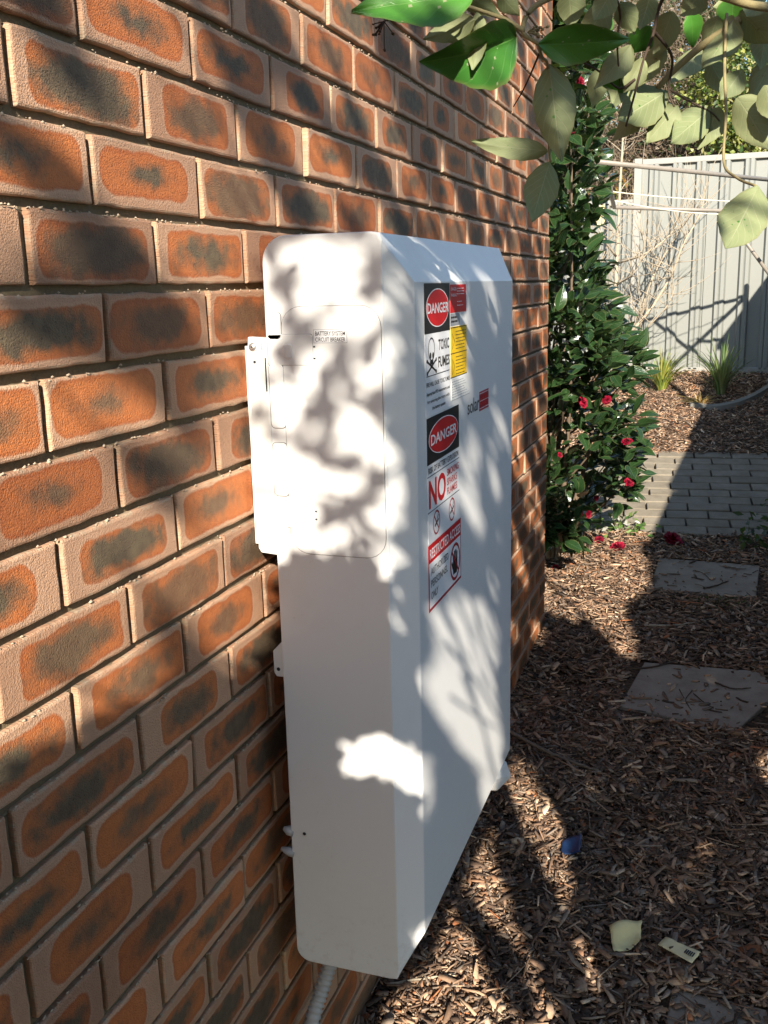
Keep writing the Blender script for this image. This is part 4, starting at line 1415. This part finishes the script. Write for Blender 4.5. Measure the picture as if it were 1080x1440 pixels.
ground_plant(1008, 846, .075, .012, 260, .013, .007, ((.05, .10, .02), (.08, .13, .02), (.10, .12, .03)), 'low mossy green weeds on the front edge of the far stepping stone')
ground_plant(1085, 775, .09, .09, 130, .05, .028, ((.02, .05, .02), (.03, .07, .025), (.05, .09, .03)), 'dark leafy seedling in the shade at the right edge of the brick path')

# ---- bare pruned shrub before the fence
bare = empty('bare_shrub', tuple(ground_at(868, 545)))
tag(bare, 'leafless pale-stemmed shrub with fine twigs standing against the cream fence', 'shrub')
def hitY(px_, py_, y):
    d = ray(px_, py_)
    return CAM + d * ((y - CAM[1]) / d[1])
stems = [[(868, 545), (868, 480), (866, 420), (869, 330), (872, 260), (876, 185), (872, 130)], [(868, 500), (850, 462), (836, 425), (822, 385), (806, 345)],
         [(869, 486), (892, 462), (918, 430), (945, 385), (960, 345), (985, 300), (992, 262)], [(872, 478), (896, 450), (915, 396), (940, 350), (975, 298)],
         [(866, 360), (848, 335), (836, 305)], [(870, 492), (900, 470), (938, 430), (952, 395)], [(868, 370), (900, 360), (925, 345), (950, 320), (958, 290)],
         [(862, 470), (842, 448), (836, 400), (850, 355), (862, 325)], [(866, 400), (890, 385), (905, 350), (900, 300)]]
main = MB()
tw = MB()
nodes = []
for k, st in enumerate(stems):
    y = 7.45 + rng.normal(0, .10)
    pts = [hitY(a, b, 7.5 if i == 0 else y + rng.normal(0, .03)) for i, (a, b) in enumerate(st)]
    c = curve(pts, 5)
    r0 = .024 if k == 0 else (.016 if k < 4 else .010)
    main.tube(c, [r0 * (1 - .8 * i / (len(c) - 1)) for i in range(len(c))], 6)
    nodes += c[3:]
main.build('stems', M['twig_pale'], bare, smooth=True)
for k in range(210):
    b = nodes[rng.integers(len(nodes))]
    a = rng.normal(0, .8)
    d = np.array((math.sin(a) * (1.0), rng.normal(0, .25), abs(math.cos(a)) * .8 + .1))
    L = rng.uniform(.12, .55)
    p = [b]
    for i in range(4):
        d = d + rng.normal(0, .18, 3) + np.array((0, 0, .08))
        p.append(p[-1] + d / np.linalg.norm(d) * L / 4)
    if p[-1][1] > 7.93: continue
    tw.tube(p, [.0038, .0032, .0026, .0019, .0010], 4)
tw.build('twigs', M['twig_pale'], bare, smooth=True)['kind'] = 'stuff'

# ------------------------------------------------------------------ growth beyond the fence
def twig_mass(n, lo, hi, L, r, up, seed):
    rr = np.random.default_rng(seed)
    V, Fq = [], []
    P = rr.uniform(lo, hi, (n, 3))
    d = rr.normal(0, 1, (n, 3)) + np.array((0, 0, up))
    d /= np.linalg.norm(d, axis=1)[:, None]
    s = np.cross(d, np.array((.1, -1, .2)))
    s /= np.linalg.norm(s, axis=1)[:, None]
    t = np.cross(d, s)
    l = L * rr.uniform(.5, 1.3, (n, 1))
    mid = P + d * l * .5 + rr.normal(0, .06, (n, 3)) * l
    ends = [P, mid, P + d * l]
    V = np.empty((n, 9, 3))
    for i in range(3):
        rad = r * (1 - .3 * i)
        for j in range(3):
            a = math.tau * j / 3
            V[:, i * 3 + j] = ends[i] + (s * math.cos(a) + t * math.sin(a)) * rad
    fb = [(i * 3 + j, i * 3 + (j + 1) % 3, (i + 1) * 3 + (j + 1) % 3, (i + 1) * 3 + j) for i in range(2) for j in range(3)]
    return V.reshape(-1, 3), (np.array(fb)[None] + 9 * np.arange(n)[:, None, None]).reshape(-1, 4)
def far_plant(name, loc, label, cat, group=None):
    o = empty(name, loc)
    tag(o, label, cat, group)
    return o
def blob(n, c, r, seed, shell=.0):
    rr = np.random.default_rng(seed)
    d = rr.normal(0, 1, (n, 3))
    d /= np.linalg.norm(d, axis=1)[:, None]
    q = rr.random(n) ** (1 / 3)
    q = shell + (1 - shell) * q
    return np.array(c) + d * q[:, None] * np.array(r)
def clumpy(n, c, r, k, seed):
    rr = np.random.default_rng(seed)
    cs = blob(k, c, r, seed + 1)
    idx = rr.integers(k, size=n)
    return cs[idx] + rr.normal(0, 1, (n, 3)) * np.array(r) * .16
# dry creeper mass
dry = far_plant('dry_creeper', (.1, 9.6, -1.0), 'tangle of dry beige creeper twigs rising behind the cream fence', 'creeper')
v, f = twig_mass(4200, (-.9, 8.5, .45), (.55, 9.6, 2.4), .24, .0030, .5, 11)
obj('twigs', big_mesh('twigs', v, f, M['twig_brown']), dry)['kind'] = 'stuff'
P = np.random.default_rng(12).uniform((-.9, 8.6, .6), (.6, 9.6, 2.4), (11000, 3))
P = P[vnoise(P[:, 0] * 3, P[:, 2] * 3, 4) > .32]
v, f, c = leaf_cloud(P, .045, .022, ((.22, .15, .10), (.30, .22, .16), (.16, .10, .07), (.09, .06, .045), (.36, .30, .23), (.07, .11, .04), (.05, .08, .03)), .2)
obj('dry_leaves', big_mesh('dry_leaves', v, f, M['leafcol'], col=c), dry)['kind'] = 'stuff'
mb = MB()
for k in range(6):
    a = np.array((rng.uniform(-1.2, .8), 9.7, -1.0))
    mb.tube(curve([a, a + (rng.normal(0, .1), 0, 1.6), a + (rng.normal(0, .3), 0, 3.4)], 6), list(np.linspace(.03, .008, 13)), 6)
mb.build('trunk', M['bark'], dry, smooth=True)
def leafy(name, label, c, r, n, k, L, W, cols, seed, trunk=True, group='shrubs beyond the fence'):
    t = far_plant(name, (c[0], c[1], -1.0), label, 'shrub' if 'shrub' in name else 'tree', group)
    P = clumpy(n, c, r, k, seed)
    v, f, cc = leaf_cloud(P, L, W, cols, .6)
    obj('crown', big_mesh('crown', v, f, M['leafcol'], col=cc), t)['kind'] = 'stuff'
    mb = MB()
    mb.tube(curve([(c[0], c[1], -1.1), (c[0] + .05, c[1], (c[2] - 1) / 2), tuple(c)], 6), list(np.linspace(.05, .02, 13)), 8)
    for q in range(7):
        e = P[rng.integers(len(P))]
        mb.tube(curve([(c[0] + .03, c[1], c[2] - r[2] * .8), (np.array(c) + e) / 2, e], 4), list(np.linspace(.018, .005, 9)), 5)
    mb.build('trunk', M['bark'], t, smooth=True)
    return t
leafy('variegated_shrub', 'yellow-green variegated shrub leaning over the right end of the fence top', (.72, 8.36, 1.25), (.50, .20, .62), 4200, 56, .055, .034, ((.24, .29, .06), (.34, .36, .10), (.11, .18, .04), (.05, .10, .03), (.42, .40, .18)), 21)
leafy('evergreen_shrub', 'dark small-leaved evergreen shrub behind the yellow-green one at top right', (.85, 9.2, 1.8), (.75, .35, 1.0), 7500, 70, .055, .028, ((.03, .07, .025), (.05, .10, .03), (.10, .16, .06), (.20, .26, .14)), 22)
leafy('orange_leaved_shrub', 'low shrub with orange-tinged leaves showing over the stepped-down fence', (-.38, 8.55, .35), (.32, .25, .42), 620, 22, .045, .026, ((.35, .18, .04), (.22, .22, .05), (.14, .18, .05), (.45, .30, .08)), 23)
leafy('tall_tree', 'tall dense dark green tree filling the background behind the creeper', (-.1, 11.3, 2.3), (2.0, .6, 2.0), 17000, 150, .10, .055, ((.025, .055, .02), (.045, .08, .03), (.07, .11, .04)), 24, group=None)
# dark timber shed wall behind the creeper
mb = MB()
shed = far_plant('garden_shed', (-.2, 9.9, -1.0), 'dark brown shed wall glimpsed between creeper twigs above the fence', 'shed')
for k in range(26):
    mb = MB()
    x0 = -1.9 + k * .145
    mb.box((x0, 9.9 + .004 * (k % 2), -1.0), (x0 + .14, 9.96, 1.18))
    mb.build('board', M['roof'], shed)
mb = MB()
mb.box((-2.0, 9.82, 1.18), (2.0, 10.6, 1.25))
mb.build('roof_edge', M['roof'], shed)

# ------------------------------------------------------------------ unseen tree and added leaf mass behind the viewer, leaves kept where shade should fall
Pax = np.array([math.cos(SUN_AZ), math.sin(SUN_AZ), 0.])
Qax = np.cross(S, Pax)
if Qax[2] < 0: Qax = -Qax
def trace(O):
    """where sunlight passing O lands: point and surface code 1 wall, 2 cabinet side, 3 cabinet front/top, 4 ground, 5 fence"""
    Dn = -S[None]
    tb = hits_box(O, np.broadcast_to(Dn, O.shape))
    tw_ = np.where(True, (0 - O[:, 0]) / Dn[0, 0], 0)
    hw = O + tw_[:, None] * Dn
    tw_ = np.where((tw_ > 0) & (hw[:, 1] < Y_END) & (hw[:, 2] < 3), tw_, np.inf)
    tg = (-1.7 - O[:, 2]) / Dn[0, 2]
    for _ in range(6):
        hy = O[:, 1] + tg * Dn[0, 1]
        tg = (gz(hy) - O[:, 2]) / Dn[0, 2]
    tf = (8 - O[:, 1]) / Dn[0, 1]
    T = np.stack([tw_, tb, tg, tf])
    k = T.argmin(0)
    t = T.min(0)
    H = O + t[:, None] * Dn
    code = np.array([1, 2, 4, 5])[k]
    code = np.where((code == 2) & (H[:, 1] > YN + .004), 3, code)
    return H, code
def inpoly(x, y, poly):
    c = np.zeros(len(x), bool)
    n = len(poly)
    for i in range(n):
        x0, y0 = poly[i]
        x1, y1 = poly[(i + 1) % n]
        if y0 == y1: continue
        k = ((y0 > y) != (y1 > y)) & (x < (x1 - x0) * (y - y0) / (y1 - y0) + x0)
        c ^= k
    return c
# sunlit spots, each (centre, half axes, turn) on the surface they fall on, in photo units
SIDE_LIT = [(440, 360, 40, 19, .1), (379, 377, 11, 16, 0), (497, 371, 23, 38, 0), (448, 405, 40, 24, 0), (385, 440, 13, 20, 0), (424, 444, 10, 9, 0), (503, 452, 23, 29, 0),
            (452, 499, 17, 17, 0), (395, 473, 13, 10, 0), (546, 401, 9, 27, 0), (552, 479, 10, 30, 0), (515, 528, 17, 22, 0), (407, 562, 27, 28, 0), (485, 585, 20, 14, .5), (513, 615, 32, 19, .6),
            (564, 572, 14, 13, 0), (569, 644, 11, 21, 0), (410, 640, 21, 15, 0), (480, 649, 9, 8, 0), (446, 642, 9, 8, 0), (417, 676, 42, 16, 0), (482, 685, 24, 12, 0), (420, 710, 37, 26, 0),
            (549, 714, 16, 26, .2), (523, 738, 36, 14, -.2), (472, 752, 19, 18, 0), (398, 772, 16, 20, 0), (429, 757, 20, 12, 0), (547, 796, 27, 24, .3), (499, 791, 16, 8, 0), (553, 832, 18, 32, 0), (562, 885, 12, 22, 0),
            (525, 1066, 58, 44, -.1), (570, 1085, 18, 42, 0), (598, 1105, 15, 66, 0), (582, 1322, 18, 26, .5), (560, 905, 8, 18, 0)]
FRONT_LIT = [(667, 631, 12, 25, 0), (660, 670, 11, 32, -.4), (667, 730, 14, 32, -.4), (695, 684, 8, 25, 0), (704, 602, 8, 36, -.25), (691, 631, 6, 20, -.3), (695, 826, 7, 24, -.2), (702, 760, 5, 20, 0),
             (664, 858, 19, 26, 0), (618, 875, 18, 34, 0), (694, 440, 9, 32, -.1), (688, 396, 6, 14, 0), (640, 455, 26, 64, 0), (605, 470, 18, 62, 0), (640, 540, 26, 30, 0), (687, 526, 7, 22, 0),
             (612, 620, 12, 30, 0), (626, 690, 22, 26, -.3), (610, 770, 16, 34, 0), (630, 380, 36, 14, .4), (600, 1110, 10, 52, 0), (690, 1150, 12, 22, .5), (676, 372, 10, 10, 0), (602, 1315, 14, 18, 0)]
FRONT_POLY = [(649, 833), (683, 850), (702, 883), (702, 978), (710, 1044), (702, 1072), (710, 1083), (702, 1114), (683, 1153), (672, 1119), (672, 1089), (660, 1072), (638, 1044), (616, 1005), (591, 967), (588, 955), (605, 939), (608, 883), (627, 842)]
GROUND_POLY = [[(640, 1262), (692, 1150), (712, 1190), (752, 1280), (775, 1360), (800, 1460), (520, 1460), (548, 1400), (600, 1345)],
               [(705, 1080), (735, 1082), (790, 1150), (806, 1225), (796, 1290), (762, 1235), (722, 1150)],
               [(722, 1058), (738, 1068), (760, 1118), (744, 1118)], [(992, 1172), (1006, 1180), (945, 1262), (905, 1298), (922, 1258)],
               [(782, 1296), (830, 1335), (852, 1392), (826, 1400)],
               [(758, 800), (785, 770), (885, 755), (910, 790), (905, 830), (874, 850), (890, 915), (872, 925), (832, 870), (800, 872), (758, 855)], [(1066, 1068), (1090, 1060), (1090, 1100), (1070, 1096)], [(1012, 1255), (1030, 1250), (1034, 1290), (1020, 1292)]]
GROUND_SHADE = [[(690, 1165), (704, 1160), (745, 1260), (790, 1360), (775, 1400), (740, 1330)], [(640, 1270), (655, 1262), (720, 1330), (745, 1420), (730, 1430)]]
WALL_LINE_Y, WALL_LINE_Z = [-2, -.25, .0, .11, .245, .33, .40], [-.66, -.69, -.715, -.735, -.80, -.80, -.79]
def ellipse_hit(x, y, lst, grow=1.):
    r = np.zeros(len(x), bool)
    for cx, cy, a, b, t in lst:
        dx, dy = x - cx, y - cy
        u = dx * math.cos(t) + dy * math.sin(t)
        v_ = -dx * math.sin(t) + dy * math.cos(t)
        r |= (u / (a * grow)) ** 2 + (v_ / (b * grow)) ** 2 < 1
    return r
def lit_mask(O, shrink=1.0):
    """(lit, dense): whether sun reaches the landing point of O, and whether its shade is cast by the added near leaf mass"""
    H, code = trace(O)
    x, y, z = to_px(H)
    p, q = O @ Pax, O @ Qax
    lit = np.zeros(len(O), bool)
    near_ = np.zeros(len(O), bool)
    w = code == 1
    zl = np.interp(H[:, 1], WALL_LINE_Y, WALL_LINE_Z)
    nw = vnoise(p * 12 + q * 6, q * 8 - p * 4, 8) * .55 + vnoise(p * 30 + q * 12, q * 17, 9) * .45
    first = w & (H[:, 1] < .45)
    lit |= first & (H[:, 2] > zl) & (nw < .605)
    near_ |= first & (H[:, 2] <= zl)
    second = w & (H[:, 1] >= .45)
    hi_ = np.where(H[:, 2] > -.14, .47, .47)
    hi_ = np.where(H[:, 2] < -1.25, .33, hi_)
    lit |= second & (nw < hi_) & ~((H[:, 2] < -1.15) & (H[:, 1] < 1.5))
    s = code == 2
    lit |= s & ellipse_hit(x, y, SIDE_LIT, shrink)
    near_ |= s & (H[:, 2] < -.62)
    fr = code == 3
    lit |= fr & (ellipse_hit(x, y, FRONT_LIT, shrink) | inpoly(x, y, FRONT_POLY))
    g = code == 4
    gl = np.zeros(len(O), bool)
    for pl in GROUND_POLY: gl |= inpoly(x, y, pl)
    for pl in GROUND_SHADE: gl &= ~inpoly(x, y, pl)
    lit |= g & gl
    lit |= g & (H[:, 1] > 4.30)
    lit |= code == 5
    near_ |= g & (H[:, 1] < 1.7)
    return lit, near_, H, code
SUNNY_LEAVES = [at(*a) for a in ((900, 150, 1.24), (935, 178, 1.24), (968, 180, 1.25), (1002, 185, 1.25), (1058, 175, 1.2), (660, 90, 1.04), (690, 110, 1.04), (632, 42, 1.02), (1035, 320, .97), (560, 8, .96), (890, 70, 1.15), (1010, 70, 1.2))]
def shade_leaves(n, tmin, tmax, r, want_near, seed, need=3, only=None, thin=(), thin_keep=.4):
    rr = np.random.default_rng(seed)
    # area of the sun's view that covers everything in the frame
    p = rr.uniform(-1.2, 2.35, n)
    q = rr.uniform(-2.35, 1.9, n)
    base = p[:, None] * Pax + q[:, None] * Qax
    O = base + S * 9.0
    lit, near_, H, code = lit_mask(O)
    cnt = (~lit).astype(int)
    for dp, dq in ((r * .7, 0), (-r * .7, 0), (0, r * .7), (0, -r * .7)):
        l2, n2, _, _ = lit_mask(O + dp * Pax + dq * Qax)
        cnt += ~l2
    x, y, z = to_px(H)
    inside = (x > -150) & (x < 1230) & (y > -200) & (y < 1640)
    ok = (cnt >= need) & (near_ if want_near else ~near_) & (inside | (rr.random(n) < .35))
    ok &= ~((code == 4) & (H[:, 0] > .62) & (H[:, 1] > 4.2))   # that ground lies in the fence's shadow anyway
    if only:
        ok &= np.isin(code, only)
    for lp in SUNNY_LEAVES:                                    # gaps through which the overhanging leaves catch the sun
        ok &= (p - lp @ Pax) ** 2 + (q - lp @ Qax) ** 2 > .038 ** 2
    ok &= ~(np.isin(code, thin) & (rr.random(n) > thin_keep))
    O, H = H[ok] + S * rr.uniform(tmin, tmax, ok.sum())[:, None], H[ok]
    # keep clear of the lens
    dep = (O - CAM) @ FW
    push = np.where(dep > -.30, (dep + .30 + rr.random(len(O)) * .25) / -(S @ FW), 0)
    O = O + S * push[:, None]
    return O
def canopy_mesh(name, O, r, cols, seed):
    rr = np.random.default_rng(seed)
    n = len(O)
    nr = S[None] + rr.normal(0, .33, (n, 3))
    nr /= np.linalg.norm(nr, axis=1)[:, None]
    a = np.cross(nr, rr.normal(0, 1, (n, 3)))
    a /= np.linalg.norm(a, axis=1)[:, None]
    b = np.cross(nr, a)
    l = (r * rr.uniform(.8, 1.25, n))[:, None]
    V = np.empty((n, 6, 3))
    for k, (u, w_) in enumerate(((-1, 0), (-.35, .5), (.4, .45), (1.1, 0), (.4, -.45), (-.35, -.5))):
        V[:, k] = O + a * l * u + b * l * w_ * 1.15 + nr * l * (.12 if k in (1, 2, 4, 5) else 0)
    F4 = np.array([(0, 1, 2, 3), (0, 3, 4, 5)])
    c = np.array(cols)[rr.integers(len(cols), size=n)] * rr.uniform(.7, 1.25, (n, 1))
    return big_mesh(name, V.reshape(-1, 3), (F4[None] + 6 * np.arange(n)[:, None, None]).reshape(-1, 4), M['leafcol'], col=np.repeat(np.clip(c, 0, 1), 6, axis=0))
GC = ((.04, .09, .025), (.06, .13, .03), (.09, .17, .05))
O1 = shade_leaves(78000, 3.4, 4.8, .027, False, 31, need=5, thin=(2,), thin_keep=.0)
n_big = len(O1)
O1 = np.vstack([O1, shade_leaves(180000, 2.7, 4.6, .016, False, 33, need=4, only=(2, 3), thin=(2,), thin_keep=.34)])
SIZES = np.where(np.arange(len(O1)) < n_big, .030, .019)
c1 = O1[:n_big].mean(0)
tree = empty('shade_tree', (float(c1[0]) + .3, float(c1[1]) - .2, float(gz(c1[1]))))  # unseen tree; its crown is shaped by the wanted lit spots
tag(tree, 'unseen tree behind the viewer, its leaves set to dapple wall and cabinet with shade', 'tree')
obj('crown', canopy_mesh('crown', O1, SIZES, GC, 41), tree)['kind'] = 'stuff'
O2 = shade_leaves(170000, 1.9, 2.3, .020, True, 32, need=4)
c2 = O2.mean(0)
viewer_shade = empty('viewer_shade_leaves', (float(c2[0]), float(c2[1]) - .2, float(gz(c2[1]))))  # added leaf mass, no real plant: stands in for the viewer's own shadow
tag(viewer_shade, 'unseen leaf mass added close behind the viewer to cast the shadow of a standing person', 'shrub')
obj('crown', canopy_mesh('crown', O2, .028, GC, 42), viewer_shade)['kind'] = 'stuff'
def limbs(root, O, n, r0, top, seed):
    rr = np.random.default_rng(seed)
    b = np.array((root.location.x, root.location.y, root.location.z - .1))
    t = np.array(top)
    mb = MB()
    mb.tube(curve([b, (b + t) / 2 + np.array((.06, -.05, 0)), t], 6), list(np.linspace(r0, r0 * .55, 13)), 9)
    for k in range(n):
        e = O[rr.integers(len(O))]
        st = t - (t - b) * rr.uniform(0, .25)
        mb.tube(curve([st, (st + e) / 2 + rr.normal(0, .12, 3), e], 5), list(np.linspace(min(r0 * .3, .009), .003, 11)), 6)
    mb.build('trunk', M['bark'], root, smooth=True)
# fine crossing twigs of the tree: they rule thin streaks over cabinet and wall
tw = MB()
rr = np.random.default_rng(77)
made = 0
for k in range(2000):
    if made >= 130: break
    a = rr.uniform(-1.2, 1.0), rr.uniform(-1.6, 1.4)
    pt = (a[0] * Pax + a[1] * Qax)[None] + S * 9
    H_, code_ = trace(pt)
    hx_, hy_, _ = to_px(H_)
    if code_[0] not in (1, 2, 3) or not (-60 < hx_[0] < 790 and -60 < hy_[0] < 1000): continue
    t = rr.uniform(2.3, 3.1)
    d = Pax * 1.0 + Qax * rr.normal(-.75, .55)
    L = rr.uniform(.18, .60)
    p0 = H_[0] + S * t
    dep = (p0 - CAM) @ FW
    if dep > -.35:
        p0 = p0 + S * ((dep + .35) / -(S @ FW))
    q0 = [p0]
    for i in range(4):
        d = d + (Pax * rr.normal(0, .25) + Qax * rr.normal(0, .25)) 
        q0.append(q0[-1] + d / np.linalg.norm(d) * L / 4)
    r0 = rr.uniform(.0025, .0065)
    tw.tube(q0, list(np.linspace(r0, r0 * .4, 5)), 5)
    made += 1
tw.build('twigs', M['bark'], tree, smooth=True)['kind'] = 'stuff'
limbs(tree, O1, 10, .10, c1 + np.array((.15, -.4, -.9)), 51)
limbs(viewer_shade, O2, 8, .025, c2 + np.array((.0, -.2, -.35)), 52)

# ------------------------------------------------------------------ litter, sticks
def stick(pp, r, lb, mat='stick', z=.012, name='stick'):
    pts = []
    for a, b in pp:
        p = ground_at(a, b)
        pts.append((p[0], p[1], p[2] + z))
    c = curve(pts, 6)
    mb = MB()
    n = len(c)
    mb.tube([q + rng.normal(0, r * .15, 3) for q in c], [r * (1 - .45 * k / (n - 1)) * rng.uniform(.85, 1.15) for k in range(n)], 6)
    return tag(mb.build(name, M[mat], None, smooth=True), lb, 'stick', 'sticks lying on the ground')
stick([(716, 1040), (755, 1062), (800, 1082), (845, 1098)], .0075, 'long straight grey stick leaving the cabinet across the mulch', z=.030)
stick([(545, 1395), (590, 1388), (640, 1380)], .0035, 'thin pale stick on the mulch below the cabinet corner', 'twig_pale', .02)
stick([(1005, 967), (1030, 976), (1056, 975)], .0035, 'thick dark twig on the right of the middle stepping stone', 'twig_dark', .021)
stick([(975, 982), (990, 995), (1003, 1003)], .0018, 'thin straight twig across the centre of the middle stepping stone', 'twig_dark', .019)
stick([(973, 978), (964, 990), (968, 1000), (972, 1006)], .0016, 'thin crooked twig at the centre of the middle stepping stone', 'twig_dark', .019)
stick([(955, 976), (962, 989)], .0016, 'short twig left of the crooked one on the middle stepping stone', 'twig_dark', .019)
stick([(880, 948), (915, 945), (950, 937)], .004, 'dark stick along the far edge of the middle stepping stone', 'twig_dark', .02)
stick([(988, 832), (1006, 829), (1024, 822)], .0045, 'dark twig on the front of the far stepping stone', 'twig_dark', .018)
stick([(977, 807), (990, 812), (999, 821)], .0025, 'curved thin twig in the middle of the far stepping stone', 'twig_dark', .018)
stick([(950, 1024), (965, 1040), (974, 1048)], .006, 'short pale stick at the front edge of the middle stepping stone', 'twig_pale', .014)
stick([(906, 884), (945, 884), (975, 880)], .005, 'pale stick lying between the two farther stepping stones', 'twig_pale', .014)
# torn paper, folded card, dark blue packet
def sheet(name, px_pts, mat, z, lb, cat, curlv, wave=1.):
    P = [ground_at(a, b) for a, b in px_pts]
    P = [np.array((p[0], p[1], p[2] + z + c)) for p, c in zip(P, curlv)]
    n = 8
    v, f = [], []
    for i in range(n + 1):
        for j in range(n + 1):
            s, t = i / n, j / n
            p = (P[0] * (1 - s) + P[1] * s) * (1 - t) + (P[3] * (1 - s) + P[2] * s) * t
            p = p + np.array((rng.normal(0, .0007), rng.normal(0, .0007), wave * (.008 * math.sin(s * 5 + t * 2) + .004 * math.sin(t * 7))))
            v.append(p)
    for i in range(n):
        for j in range(n):
            a = i * (n + 1) + j
            f.append((a, a + n + 1, a + n + 2, a + 1))
    o = mk(name, v, f, mat, None, smooth=True)
    md = o.modifiers.new('solid', 'SOLIDIFY')
    md.thickness = .0006
    return tag(o, lb, cat)
sheet('paper_scrap', [(856, 1326), (902, 1318), (900, 1344), (862, 1358)], M['paper'], .034, 'torn cream paper scrap lying on the mulch', 'paper', (.012, .02, .0, -.006))
card = sheet('folded_card', [(924, 1349), (936, 1340), (984, 1362), (972, 1376)], M['card'], .038, 'folded cream card strip with printed letters on the mulch', 'card', (0, .006, .004, 0), .12)
bp = sheet('blue_packet', [(790, 1196), (818, 1190), (815, 1214), (788, 1212)], M['blue'], .028, 'small dark blue plastic packet lying in the shaded mulch', 'packet', (0, .014, .004, -.008), .3)

ca_, cb_, cc_, cd_ = [np.array(card.data.vertices[i].co) for i in (0, 72, 80, 8)]
for k in range(5):                                              # printed letters near one end of the card
    mb = MB()
    u0 = .66 + .055 * k
    quad = []
    for u_, t_ in ((u0, .28), (u0 + .035, .28), (u0 + .035, .62), (u0, .62)):
        # the long side runs from corner b to c
        p = (cb_ * (1 - u_) + cc_ * u_) * (1 - t_) + (ca_ * (1 - u_) + cd_ * u_) * t_
        quad.append(tuple(p + np.array((0, 0, .0022))))
    mb.add(quad + [(a, b, c - .0006) for a, b, c in quad], [(0, 1, 2, 3), (0, 4, 5, 1), (1, 5, 6, 2), (2, 6, 7, 3), (3, 7, 4, 0)])
    mb.build('printed_mark', M['black_print'], card)
